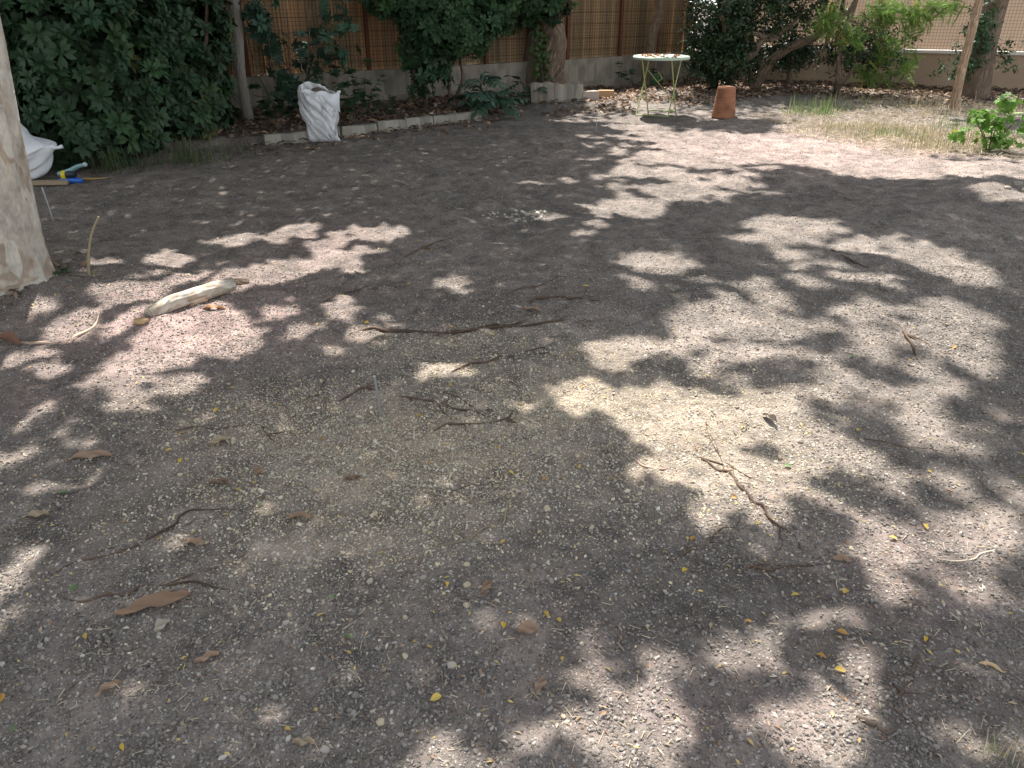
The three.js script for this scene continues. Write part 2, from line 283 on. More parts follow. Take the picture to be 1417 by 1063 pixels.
    const wm = mesh('wire_mesh', merged(wires), std(C(0.16, 0.13, 0.11), 0.7), f2), c3 = B.at((s + s1) / 2, 0.0); wm.position.set(c3[0], 1.44, c3[1]); wm.rotation.y = B.ang; wm.userData.kind = 'stuff';
  });
}
function fabric() { return fabric.m ??= leafMat(C(0.62, 0.53, 0.45), 0.5, 1); }

// edging stones of the planting bed: each a block
{
  const kr = rngOf(5), K = thing('kerb_edging', 'row of pale grey concrete blocks edging the planting bed', 'kerb');
  for (let i = 1; i + 1 < KERB.length; i++) {
    const A = along([KERB[i], KERB[i + 1]]);
    for (let s = 0; s < A.len - 0.05;) {
      const l = Math.min(A.len - s, rr(0.3, 0.62, kr)), g = new THREE.BoxGeometry(l - 0.014, 0.2, 0.085, 8, 4, 2), p = g.attributes.position, uv = g.attributes.uv, sd = kr() * 50;
      for (let q = 0; q < p.count; q++) { const x = p.getX(q), y = p.getY(q), z = p.getZ(q), n = 0.014 * (fbm(x * 9 + sd, y * 9 + z * 5, 6, 3) - 0.5); p.setXYZ(q, x * (y > 0.09 ? 0.985 : 1), y + (y > 0 ? n * 1.5 : 0), z * (y > 0.09 ? 0.86 : 1) + n); uv.setXY(q, x + sd, y + z); }
      g.computeVertexNormals();
      const b = mesh('edging_block', g, M.kerb, K), c = A.at(s + l / 2); b.position.set(c[0], macro(c[0], c[1] + 0.1) + 0.015 + rr(-0.01, 0.012, kr), c[1]); b.rotation.set(rr(-0.05, 0.05, kr), A.ang + rr(-0.03, 0.03, kr), rr(-0.02, 0.02, kr)); s += l;
    }
  }
}
function scallop(w, h, d, lobes, seed) {   // a garden edging piece with rounded lobes along its face
  const g = new THREE.BoxGeometry(w, h, d, 40, 6, 4), p = g.attributes.position, uv = g.attributes.uv;
  for (let i = 0; i < p.count; i++) { const x = p.getX(i), y = p.getY(i), z = p.getZ(i), k = Math.abs(Math.sin((x / w + 0.5) * Math.PI * lobes)), n = 0.02 * (fbm(x * 8 + seed, y * 8 + z * 3, seed, 3) - 0.5); p.setXYZ(i, x, y + (y > 0 ? 0.02 * k : 0) + n, z + Math.sign(z) * (0.03 * (k - 0.5) - 0.012 * sstep(0.3, 0.5, y / h)) + n); uv.setXY(i, x + seed, y + z); }
  g.computeVertexNormals(); return g;
}
{
  const put = (o, x, z, y, ry, rz = 0) => { o.position.set(x, macro(x, z) + y, z); o.rotation.set(0, ry, rz); };
  put(single('edging_stone', scallop(0.36, 0.34, 0.14, 2, 3), M.concrete, 'weathered scalloped concrete edging piece at foot of ivy tree', 'edging stone'), 0.455, -12.321, 0.09, 0.15, 0.05);
  put(single('edging_stone', scallop(0.46, 0.3, 0.14, 3, 8), M.kerb, 'pale scalloped concrete edging piece between ivy tree and bricks', 'edging stone'), 0.844, -12.407, 0.08, 0.28, -0.02);
  const br = [[818, 140, 0.26, 0.13, C(0.42, 0.36, 0.31), 'pale grey brick lying in sunlit leaf litter'], [838, 138, 0.24, 0.11, C(0.45, 0.28, 0.16), 'orange tan brick lying in sunlit leaf litter']];
  const spots = [[1.193, -12.494], [1.467, -12.761]];
  br.forEach((b, i) => { const g = new THREE.BoxGeometry(b[2], b[3], 0.11, 6, 4, 4), p = g.attributes.position; for (let q = 0; q < p.count; q++) { const n = 0.012 * (fbm(p.getX(q) * 20 + i * 9, p.getY(q) * 20 + p.getZ(q) * 20, 4, 2) - 0.5); p.setXYZ(q, p.getX(q) * (1 + n), p.getY(q) + n, p.getZ(q) + n); } g.computeVertexNormals(); put(single('brick', g, std(b[4], 0.95), b[5], 'brick'), spots[i][0], spots[i][1], b[3] / 2 - 0.005, 0.3 - i * 0.4); });
}

// ---------------------------------------------------------------- foliage kit
const clusterGeo = {
  whorl: (() => { const f = rngOf(3), l = []; for (let i = 0; i < 10; i++) l.push(posed(leafGeo(rr(0.075, 0.105, f), 0.037, { wide: 0.7, bend: 0.25, fold: 0.2, seg: 3 }), V(0, 0.01, 0), new THREE.Quaternion().setFromAxisAngle(UP, i * 2.4 + rr(-0.2, 0.2, f)).multiply(Q(-rr(0.1, 0.75, f), 0, 0)), 1)); for (let i = 0; i < 4; i++) l.push(posed(leafGeo(0.05, 0.02, { wide: 0.6 }), V(0, 0.015, 0), new THREE.Quaternion().setFromAxisAngle(UP, i * 1.6).multiply(Q(-1.0, 0, 0)))); return merged(l); })(),
  spray: (() => { const f = rngOf(4), l = [bare(new THREE.CylinderGeometry(0.002, 0.003, 0.2, 4).translate(0, 0.1, 0))]; for (let i = 0; i < 9; i++) l.push(posed(leafGeo(rr(0.05, 0.08, f), rr(0.026, 0.036, f), { bend: 0.2, seg: 2 }), V(0, 0.03 + i * 0.021, 0), new THREE.Quaternion().setFromAxisAngle(UP, i * 2.4 + f()).multiply(Q(-rr(-0.4, 0.7, f), 0, rr(-0.5, 0.5, f))))); return merged(l); })(),
  feather: (() => { const f = rngOf(5), l = [bare(new THREE.CylinderGeometry(0.0015, 0.002, 0.3, 3).translate(0, -0.15, 0))]; for (let i = 0; i < 13; i++) for (const s of [-1, 1]) l.push(posed(leafGeo(rr(0.05, 0.075, f), 0.011, { bend: 0.2, seg: 2 }), V(0, -0.02 - i * 0.022, 0), new THREE.Quaternion().setFromAxisAngle(UP, s * 1.57 + rr(-0.3, 0.3, f)).multiply(Q(rr(0.5, 1.0, f), 0, 0)))); return merged(l); })(),
  pinnate: (() => { const f = rngOf(6), l = [bare(new THREE.CylinderGeometry(0.002, 0.003, 0.34, 4).rotateX(Math.PI / 2).translate(0, 0, 0.17))]; for (let i = 0; i < 5; i++) for (const s of [-1, 1]) l.push(posed(leafGeo(rr(0.1, 0.125, f), rr(0.05, 0.06, f), { bend: 0.22, wide: 0.42, seg: 3 }), V(0, 0, 0.06 + i * 0.062), Q(rr(-0.1, 0.25, f), s * rr(1.0, 1.35, f), 0))); l.push(posed(leafGeo(0.13, 0.06, { wide: 0.42 }), V(0, 0, 0.33), Q(0.1, 0, 0))); return merged(l); })(),
  lobed: (() => { const f = rngOf(8), l = []; for (let i = 0; i < 7; i++) l.push(posed(leafGeo(rr(0.06, 0.09, f), 0.035, { bend: 0.15 }), V(0, 0.02, 0), new THREE.Quaternion().setFromAxisAngle(UP, i * 0.9 + f() * 0.3).multiply(Q(-rr(0, 0.5, f), 0, 0)))); return merged(l); })(),
  ivy: (() => { const l = []; for (const a of [-1.0, -0.45, 0, 0.45, 1.0]) l.push(posed(leafGeo(0.05 - 0.012 * Math.abs(a), 0.03, { bend: 0.1, wide: 0.4, seg: 2 }), V(0, 0, 0), Q(0, a, 0))); return merged(l); })(),
};
const G = { // leaf colours, linear
  dark: leafMat(C(0.030, 0.066, 0.030), 0, 0.55), gloss: leafMat(C(0.026, 0.052, 0.022), 0, 0.34), bright: leafMat(C(0.22, 0.35, 0.08), 0.6, 0.75), mid: leafMat(C(0.045, 0.10, 0.042), 0.2, 0.6), blue: leafMat(C(0.042, 0.09, 0.06), 0, 0.55), canopy: leafMat(C(0.085, 0.13, 0.05), 0.14, 0.8), straw: leafMat(C(0.46, 0.36, 0.2), 0.3, 0.9), grass: leafMat(C(0.10, 0.17, 0.05), 0.35, 0.8), dry: leafMat(C(1, 1, 1), 0.15, 0.85),
};
function tint(f, a = 0.4) { if (f() < 0.025) return C(3.2, 1.5, 1.2); const k = rr(1 - a, 1 + a, f); return C(k * rr(0.85, 1.2, f), k, k * rr(0.8, 1.2, f)); }
function facing(dir, f) { const q = new THREE.Quaternion().setFromUnitVectors(UP, dir.clone().normalize()); return q.multiply(new THREE.Quaternion().setFromAxisAngle(UP, f() * 6.283)); }
// leaf clusters in a set of ellipsoids; those nearest the yard are parts of their own
function foliage(parent, vols, geo, mat, seed, { singles = 0, size = [0.8, 1.25], up = 0.6, shell = 0.45, hang = false, keep = null, part = 'leaf_cluster', tilt = 0.5 } = {}) {
  const f = rngOf(seed), all = [];
  for (const [cx, cy, cz, rx, ry, rz, n] of vols) for (let i = 0; i < n; i++) {
    const a = f() * 6.283, c = f() * 2 - 1, s = Math.sqrt(1 - c * c), r = Math.pow(f(), shell), d = V(s * Math.cos(a), c, s * Math.sin(a));
    const lump = 0.74 + 0.5 * fbm(d.x * 2.4 + cx * 3 + 9, d.y * 2.4 + d.z * 2.4 + 9, seed, 3), p = V(cx + d.x * rx * r * lump, cy + d.y * ry * r * lump, cz + d.z * rz * r * lump);
    if (p.y < macro(p.x, p.z) + 0.03 || (keep && !keep(p, f))) continue;
    const dir = hang ? V(rr(-0.25, 0.25, f), 1, rr(-0.25, 0.25, f)) : V(d.x / rx, d.y / ry, d.z / rz).normalize().add(V(rr(-tilt, tilt, f), up + rr(-tilt, tilt, f), rr(-tilt, tilt, f)));
    all.push({ p, m: M4(p, facing(dir, f), rr(size[0], size[1], f)), c: tint(f) });
  }
  all.sort((a, b) => b.p.z - a.p.z + 0);
  const lo = all.filter((q) => q.p.y < 1.6).slice(0, singles), set = new Set(lo), rest = all.filter((q) => !set.has(q));
  const inv = new THREE.Matrix4().makeTranslation(-parent.position.x, -parent.position.y, -parent.position.z);
  for (const q of lo) { const m = mesh(part, geo, mat, parent); m.applyMatrix4(inv.clone().multiply(q.m)); }
  return stuffInstanced('crown', geo, mat, rest.map((q) => inv.clone().multiply(q.m)), rest.map((q) => q.c), parent);
}
function stem(parent, name, pts, radii, mat, seed, opt = {}) { const o = parent.position; return mesh(name, limb(pts.map((p) => V(p[0] - o.x, p[1] - o.y, p[2] - o.z)), radii, opt.seg ?? 8, opt.per ?? 6, opt.rough ?? 0.15, seed), mat, parent); }

// ---------------------------------------------------------------- the trees that shade the yard
const LIT = [
  [-2.495, -3.736, 0.15, 0.201, 1], [-1.696, -4.323, 0.213, 0.18, 1], [-2.065, -4.001, 0.219, 0.203, 1], [-2.182, -3.563, 0.145, 0.204, 1], [-1.676, -3.616, 0.347, 0.266, 1], [-1.396, -3.427, 0.193, 0.192, 1], [-1.693, -3.218, 0.216, 0.158, 1], [-1.715, -3.006, 0.158, 0.099, 1], [-2.218, -3.229, 0.14, 0.079, 1], [-2.008, -3.083, 0.129, 0.059, 1], [-1.586, -2.855, 0.097, 0.059, 1], [-1.455, -3.025, 0.127, 0.064, 0.7],
  [-2.467, -4.561, 0.089, 0.085, 1], [-2.168, -4.707, 0.11, 0.119, 1], [-2.208, -4.889, 0.052, 0.064, 1], [-1.912, -4.218, 0.083, 0.099, 1], [-2.108, -4.369, 0.052, 0.052, 1], [-1.828, -4.646, 0.045, 0.044, 1], [-1.871, -5.14, 0.158, 0.121, 1], [-1.58, -5.359, 0.179, 0.186, 1], [-1.257, -5.093, 0.118, 0.205, 1], [-1.249, -4.696, 0.283, 0.193, 1], [-1.372, -4.467, 0.219, 0.15, 1], [-0.978, -4.89, 0.104, 0.095, 1], [-0.96, -5.322, 0.163, 0.184, 1], [-0.969, -4.533, 0.062, 0.084, 1],
  [-1.236, -3.8, 0.115, 0.104, 1], [-0.905, -3.769, 0.083, 0.082, 1], [-1.075, -3.536, 0.047, 0.064, 1], [-0.786, -3.573, 0.087, 0.065, 1], [-0.853, -3.334, 0.069, 0.058, 1], [-0.66, -3.419, 0.049, 0.052, 1], [-0.686, -3.747, 0.049, 0.04, 1], [-0.897, -3.926, 0.063, 0.044, 0.8], [-0.36, -4.208, 0.104, 0.147, 1], [-0.337, -3.086, 0.11, 0.125, 1], [-1.399, -2.921, 0.068, 0.054, 1], [-1.554, -2.747, 0.106, 0.043, 1],
  [-1.95, -2.678, 0.098, 0.176, 1], [-1.733, -2.529, 0.052, 0.059, 1], [-1.643, -2.434, 0.07, 0.041, 1], [-1.646, -2.023, 0.051, 0.123, 1], [-1.425, -1.805, 0.047, 0.039, 0.8], [-1.45, -1.683, 0.029, 0.095, 1], [-1.37, -1.533, 0.031, 0.058, 1], [-1.557, -2.126, 0.053, 0.042, 0.5], [-1.012, -1.872, 0.029, 0.028, 0.7], [-1.807, -2.328, 0.078, 0.095, 0.6],
  [0.526, -6.951, 0.078, 0.118, 1], [0.2, -6.805, 0.063, 0.085, 0.6], [0.977, -6.049, 0.296, 0.3, 1], [0.585, -5.508, 0.084, 0.117, 1], [0.72, -5.883, 0.145, 0.176, 1], [0.462, -5.262, 0.061, 0.072, 0.6], [0.935, -4.651, 0.281, 0.175, 1], [0.724, -4.132, 0.053, 0.06, 0.8], [0.77, -4.306, 0.17, 0.089, 0.45], [0.279, -5.709, 0.163, 0.104, 0.4], [-0.039, -4.735, 0.064, 0.06, 0.3],
  [1.993, -5.338, 0.367, 0.369, 0.75], [1.663, -5.054, 0.185, 0.101, 0.9], [1.734, -4.812, 0.28, 0.108, 0.6], [1.475, -6.537, 0.366, 0.238, 0.75], [1.286, -7.265, 0.336, 0.256, 0.75], [1.786, -6.956, 0.355, 0.237, 0.7], [1.99, -7.398, 0.478, 0.298, 0.6], [0.997, -6.612, 0.185, 0.135, 0.6],
  [3.276, -8.651, 1.554, 1.13, 1], [3.965, -7.549, 1.11, 0.48, 1], [2.11, -9.286, 0.587, 0.551, 1], [1.631, -8.049, 0.442, 0.424, 0.85], [2.276, -8.64, 0.781, 0.872, 1], [4.671, -7.451, 0.48, 0.502, 1], [4.628, -9.485, 1.51, 1.532, 1], [5.447, -8.978, 0.639, 1.387, 1], [4.849, -11.15, 1.283, 1.257, 0.8],
  [1.805, -12.682, 0.693, 1.16, 0.8], [1.905, -10.823, 0.582, 0.334, 0.9], [1.572, -10.188, 0.413, 0.239, 0.8], [1.103, -9.26, 0.42, 0.2, 0.45], [1.717, -9.676, 0.35, 0.217, 0.7], [4.276, -15.668, 0.961, 0.804, 0.9], [6.1, -14.109, 1.365, 0.877, 0.85], [8.158, -13.589, 0.599, 0.919, 0.95], [3.37, -13.093, 0.694, 0.856, 0.3],
  [1.515, -3.445, 0.789, 0.686, 0.5], [0.957, -2.629, 0.561, 0.395, 0.55], [1.819, -4.198, 0.783, 0.461, 0.42], [0.961, -3.211, 0.56, 0.389, 0.5], [1.283, -2.111, 0.332, 0.364, 0.36], [1.686, -2.798, 0.325, 0.375, 0.4], [1.525, -6.837, 0.758, 0.684, 0.5], [0.297, -1.312, 0.26, 0.107, 0.35], [1.13, -8.231, 0.522, 0.877, 0.4], [0.816, -1.461, 0.222, 0.195, 0.25],
  [3.816, -5.939, 0.179, 0.334, 0.8], [2.36, -4.977, 0.288, 0.213, 0.55], [2.62, -4.906, 0.284, 0.319, 0.65], [2.692, -4.43, 0.173, 0.334, 0.75], [1.921, -4.322, 0.255, 0.154, 0.5], [1.14, -3.906, 0.195, 0.098, 0.45], [1.556, -4.112, 0.286, 0.142, 0.35], [1.114, -3.658, 0.314, 0.214, 0.85], [1.379, -3.557, 0.217, 0.13, 0.85], [1.886, -3.827, 0.269, 0.188, 0.5],
  [2.322, -3.71, 0.194, 0.238, 0.8], [2.072, -3.431, 0.263, 0.227, 0.85], [1.932, -3.682, 0.223, 0.147, 0.7], [2.098, -3.181, 0.099, 0.185, 0.8], [0.567, -3.38, 0.277, 0.145, 0.8], [0.44, -3.237, 0.201, 0.08, 0.6], [0.813, -3.101, 0.323, 0.119, 0.6], [1.225, -3.176, 0.264, 0.108, 0.6], [1.468, -2.957, 0.218, 0.096, 0.7], [1.65, -2.875, 0.152, 0.066, 0.55],
  [0.641, -2.858, 0.333, 0.117, 0.85], [0.45, -2.785, 0.178, 0.075, 0.95], [0.714, -2.634, 0.298, 0.138, 0.95], [0.184, -2.81, 0.18, 0.057, 0.6], [0.285, -2.955, 0.156, 0.062, 0.5], [1.097, -2.59, 0.174, 0.156, 0.95], [1.037, -2.761, 0.177, 0.086, 0.85], [1.223, -2.546, 0.083, 0.082, 0.7], [0.653, -2.469, 0.162, 0.125, 0.9], [0.508, -2.328, 0.129, 0.095, 0.85], [0.732, -2.239, 0.115, 0.134, 0.9], [0.662, -2.099, 0.072, 0.073, 0.8], [0.884, -2.332, 0.135, 0.143, 0.8], [0.842, -2.1, 0.062, 0.098, 0.6], [1.39, -3.174, 0.165, 0.085, 0.6], [0.883, -2.856, 0.182, 0.078, 0.7],
  [1.657, -2.643, 0.091, 0.104, 0.55], [1.503, -2.271, 0.076, 0.069, 0.95], [1.319, -2.258, 0.106, 0.077, 0.6], [1.73, -2.183, 0.064, 0.078, 0.75], [1.456, -1.982, 0.133, 0.082, 0.95], [1.34, -1.898, 0.094, 0.07, 0.85], [1.311, -1.718, 0.108, 0.067, 0.7], [1.523, -1.897, 0.049, 0.053, 0.6], [1.019, -1.818, 0.112, 0.046, 0.6], [1.066, -1.718, 0.087, 0.077, 0.5],
  [0.882, -1.404, 0.065, 0.084, 0.85], [0.947, -1.462, 0.041, 0.049, 0.8], [0.332, -1.308, 0.142, 0.051, 0.8], [0.236, -1.226, 0.12, 0.047, 0.95], [0.378, -1.256, 0.078, 0.041, 0.95], [0.282, -1.147, 0.099, 0.058, 1], [0.232, -1.34, 0.074, 0.026, 0.7], [0.594, -1.444, 0.111, 0.049, 0.3], [0.62, -1.23, 0.043, 0.047, 0.95], [0.633, -1.183, 0.033, 0.041, 0.95], [0.749, -1.197, 0.053, 0.05, 0.85], [0.701, -1.132, 0.057, 0.036, 0.9], [0.859, -1.132, 0.098, 0.032, 0.55], [1.084, -1.165, 0.084, 0.048, 0.85], [-0.149, -1.135, 0.083, 0.036, 0.95], [0.043, -1.187, 0.042, 0.034, 0.75], [-0.029, -1.122, 0.032, 0.018, 0.6], [0.789, -1.256, 0.042, 0.051, 0.6],
];
function lit(x, z) {
  const near = sstep(-9, -2, z), a = mix(0.26, 0.1, near), grow = mix(0.045, 0.022, near);
  const b = mix(0.2, 0.06, near), wx = x + a * (fbm(x * 3.1 + 5, z * 3.1, 201, 3) - 0.5) * 1.3 + b * (vn(x * 9, z * 9, 241) - 0.5), wz = z + a * (fbm(x * 3.1, z * 3.1 + 7, 207, 3) - 0.5) * 1.3 + b * (vn(x * 9, z * 9, 247) - 0.5);
  let v = 0; for (const e of LIT) { const u = (wx - e[0]) / (e[2] + grow), w = (wz - e[1]) / (e[3] + grow), d = u * u + w * w; if (d < 1.2) v = Math.max(v, e[4] * sstep(1.08, 0.75, Math.sqrt(d))); }
  if (z > -0.95 || Math.abs(x) > 0.72 * (-z) + 0.55) v = Math.max(v, sstep(0.54, 0.6, fbm(x * 1.6 + 50, z * 1.6 + 60, 221, 3)));
  return v > 0.06 + 0.66 * sstep(0.25, 0.72, fbm(x * 7 + 31, z * 7 + 17, 231, 2));
}
{
  const plane = thing('plane_tree', 'mottled pale bark plane tree trunk beside the fallen log', 'tree', [-3.1, 0, -4.1]);
  // trunk with a flared, fluted foot
  const seg = 56, rows = 70, pos = [], uv = [], idx = [], Ht = 4.6;
  for (let i = 0; i <= rows; i++) { const y = -0.12 + (Ht + 0.12) * Math.pow(i / rows, 1.6); for (let j = 0; j <= seg; j++) { const a = j / seg * 6.28319, ca = Math.cos(a), sa = Math.sin(a), fl = Math.exp(-Math.max(0, y) / 0.16); const r = (0.435 - 0.015 * y) * (1 + 0.09 * fl + 0.09 * fl * Math.cos(5 * a + 0.9) + 0.05 * (fbm(ca * 1.5 + 8, sa * 1.5 + y * 1.4 + 8, 131, 3) - 0.5) + 0.02 * Math.cos(3 * a + y)); pos.push(ca * r + 0.1 * y, y, sa * r); uv.push(a * 0.435, y); } }
  for (let i = 0; i < rows; i++) for (let j = 0; j < seg; j++) { const a = i * (seg + 1) + j, b = a + seg + 1; idx.push(a, b, a + 1, b, b + 1, a + 1); }
  const g = new THREE.BufferGeometry(); g.setAttribute('position', new THREE.Float32BufferAttribute(pos, 3)); g.setAttribute('uv', new THREE.Float32BufferAttribute(uv, 2)); g.setIndex(idx); g.computeVertexNormals();
  mesh('trunk', g, M.plane, plane);
  const shadeTree = thing('shade_tree', 'tall broad-leaved tree beside the yard whose crown shades the soil', 'tree', [5.9, 0, -2.6]);
  stem(shadeTree, 'trunk', [[5.9, -0.1, -2.6], [5.8, 2, -2.8], [5.5, 4.6, -3.3], [5.2, 7, -3.9]], [0.34, 0.27, 0.22, 0.16], M.bark, 14, { seg: 14 });
  const trees = [{ o: plane, h: [4.3, 6.2], p: [] }, { o: shadeTree, h: [6.8, 9.6], p: [] }];
  const f = rngOf(404), X0 = -7.5, X1 = 8.2, Z0 = -13.2, Z1 = 1.4, CELL = 0.055;
  for (let layer = 0; layer < 2; layer++) for (let gx = X0; gx < X1; gx += CELL) for (let gz = Z0; gz < Z1; gz += CELL) {
    const sx = gx + f() * CELL, sz = gz + f() * CELL, which = sx + 0.8 * (vn(sz * 0.7, 3, 9) - 0.5) - 0.12 * sz > 1.2 ? 1 : 0, t = trees[which];
    if (sz < -10.6 && sx > 0.4 && f() < 0.8) continue;
    if (sz < lineZ(WALL_A, sx) + 1.1 && sx < 4) continue;   // the strip that the fence itself shades
    if (lit(sx, sz)) continue;
    const h = mix(t.h[0], t.h[1], 0.5 * (layer + f()));
    t.p.push([sx - KX * h, h, sz - KZ * h]);
  }
  for (const t of trees) {
    // every leaf a folded four-sided face of its own, joined into one crown
    const n = t.p.length, pos = new Float32Array(n * 18), col = new Float32Array(n * 18), e = new THREE.Euler(), a = V(0, 0, 0), shape = [[0, 0, -0.07], [0.055, 0.012, 0], [0, 0, 0.075], [0, 0, -0.07], [0, 0, 0.075], [-0.055, 0.012, 0]];
    t.p.forEach((p, i) => { e.set(0.35 * (f() + f() - 1) * 1.6, f() * 6.283, rr(-0.45, 0.45, f), 'YXZ'); const sc = rr(0.62, 0.98, f), k = rr(0.75, 1.25, f); shape.forEach((q, j) => { a.set(...q).multiplyScalar(sc).applyEuler(e); const o = i * 18 + j * 3; pos[o] = p[0] + a.x - t.o.position.x; pos[o + 1] = p[1] + a.y; pos[o + 2] = p[2] + a.z - t.o.position.z; col[o] = k * 0.95; col[o + 1] = k; col[o + 2] = k * 0.9; }); });
    const cg = new THREE.BufferGeometry(); cg.setAttribute('position', new THREE.BufferAttribute(pos, 3)); cg.setAttribute('color', new THREE.BufferAttribute(col, 3)); cg.computeVertexNormals();
    mesh('crown', cg, new THREE.MeshStandardMaterial({ color: C(0.11, 0.145, 0.06), roughness: 0.8, vertexColors: true, side: THREE.DoubleSide }), t.o).userData.kind = 'stuff';
    // limbs reach from the trunk out through the crown
    const top = t.o === plane ? V(-2.68, 4.5, -4.1) : V(5.25, 6.8, -3.8);
    for (let k = 0; k < 7; k++) { const a = k * 0.9 + (t.o === plane ? 0.3 : 1.2), L = rr(2.6, 4.6, f), e = V(top.x + Math.cos(a) * L, top.y + rr(0.6, 1.6, f), top.z + Math.sin(a) * L - 0.8); stem(t.o, 'limb', [[top.x, top.y - 0.5, top.z], [mix(top.x, e.x, 0.3), mix(top.y, e.y, 0.45), mix(top.z, e.z, 0.3)], [mix(top.x, e.x, 0.7), mix(top.y, e.y, 0.8) + 0.1, mix(top.z, e.z, 0.7)], [e.x, e.y, e.z]], [0.13, 0.075, 0.045, 0.015], t.o === plane ? M.plane : M.bark, 40 + k); }
  }
}

// ---------------------------------------------------------------- shrubs, trees and plants at the back
const hedgeVols = [
  [[-5.5, 1.15, -8.1, 1.1, 1.65, 0.95, 1800], 'dense dark green broad-leaved shrub behind the big white bag'],
  [[-4.25, 1.1, -8.15, 0.95, 1.6, 0.95, 1850], 'dense dark green broad-leaved shrub with grass at its foot'],
  [[-3.72, 1.15, -9.0, 0.72, 1.65, 0.75, 1350], 'dense dark green broad-leaved shrub between pale pole and grass tufts'],
];
hedgeVols.forEach(([v, label], k) => {
  const s = thing('leafy_shrub', label, 'shrub', [v[0], 0, v[2]], 0, 'dark shrubs along the left of the yard');
  for (let i = 0; i < 4; i++) stem(s, 'branch', [[v[0] + (i - 1.5) * 0.1, -0.05, v[2]], [v[0] + (i - 1.5) * 0.28, 0.8, v[2] + 0.1 * (i % 2)], [v[0] + (i - 1.5) * 0.4, 1.8, v[2]]], [0.04, 0.03, 0.012], M.bark, 60 + i);
  foliage(s, [v], clusterGeo.whorl, G.dark, 500 + k, { singles: 90, shell: 0.3, up: 0.5, size: [0.95, 1.5] });
});
function at([x, z], dy = 0) { return [x, macro(x, z) + dy, z]; }
{ // the slim pale trunk at the end of the hedge
  const b = at([-3.305, -10.124]), t = thing('slim_tree', 'slim pale grey trunk between the dark shrubs and reed fence', 'tree', b);
  stem(t, 'trunk', [[b[0], -0.05, b[2]], [b[0] - 0.02, 0.6, b[2]], [b[0] + 0.03, 1.3, b[2]], [b[0], 2.6, b[2]]], [0.075, 0.062, 0.058, 0.045], new THREE.MeshStandardMaterial({ color: C(0.27, 0.25, 0.22), bumpMap: barkBump, bumpScale: 0.012, roughness: 0.95 }), 71);
  foliage(t, [[b[0] + 0.1, 2.6, b[2], 0.7, 0.6, 0.6, 500], [-3.104, 1.225, -10.2, 0.16, 0.25, 0.2, 40]], clusterGeo.whorl, G.blue, 530);
}
{ // shrub in the bed in front of the reed fence
  const b = at([-0.9, -11.6]), t = thing('leafy_shrub', 'broad-leaved shrub on thin bare stems in front of reed fence', 'shrub', b);
  const S = [[[-1.462, 0.032, -11.5], [-1.375, 0.462, -11.5], [-1.256, 0.972, -11.4], [-1.117, 1.579, -11.3]], [[-1.225, 0.039, -11.6], [-1.227, 0.406, -11.6], [-1.074, 0.877, -11.5], [-0.848, 1.409, -11.4]], [[-0.889, 0.105, -11.7], [-0.895, 0.492, -11.7], [-0.824, 0.872, -11.6], [-0.711, 1.408, -11.5]], [[-0.837, 0.105, -11.7], [-0.701, 0.382, -11.65], [-0.708, 0.734, -11.6], [-0.57, 1.234, -11.5]]];
  S.forEach((p, i) => stem(t, 'branch', p, [0.03, 0.024, 0.02, 0.012], i === 1 ? M.bark : M.bark, 80 + i));
  foliage(t, [[-0.943, 1.239, -11.3, 0.62, 0.5, 0.45, 520], [-0.607, 1.069, -11.2, 0.45, 0.32, 0.35, 260], [-1.609, 1.495, -11.4, 0.42, 0.32, 0.35, 230], [-0.176, 1.537, -11.4, 0.5, 0.4, 0.4, 260], [-1.08, 0.74, -11.5, 0.3, 0.3, 0.25, 90], [-1.266, 0.792, -11.4, 0.28, 0.36, 0.25, 110], [-1.32, 0.305, -11.2, 0.2, 0.2, 0.2, 8], [-0.9, 2.5, -11.4, 1.3, 0.8, 0.8, 900]], clusterGeo.whorl, G.mid, 540, { singles: 120, up: 0.4, size: [0.9, 1.35] });
  foliage(t, [[-1.268, 0.396, -11.5, 0.12, 0.2, 0.12, 16], [-1.012, 0.462, -11.5, 0.16, 0.16, 0.12, 14]], clusterGeo.whorl, G.dark, 541);
}
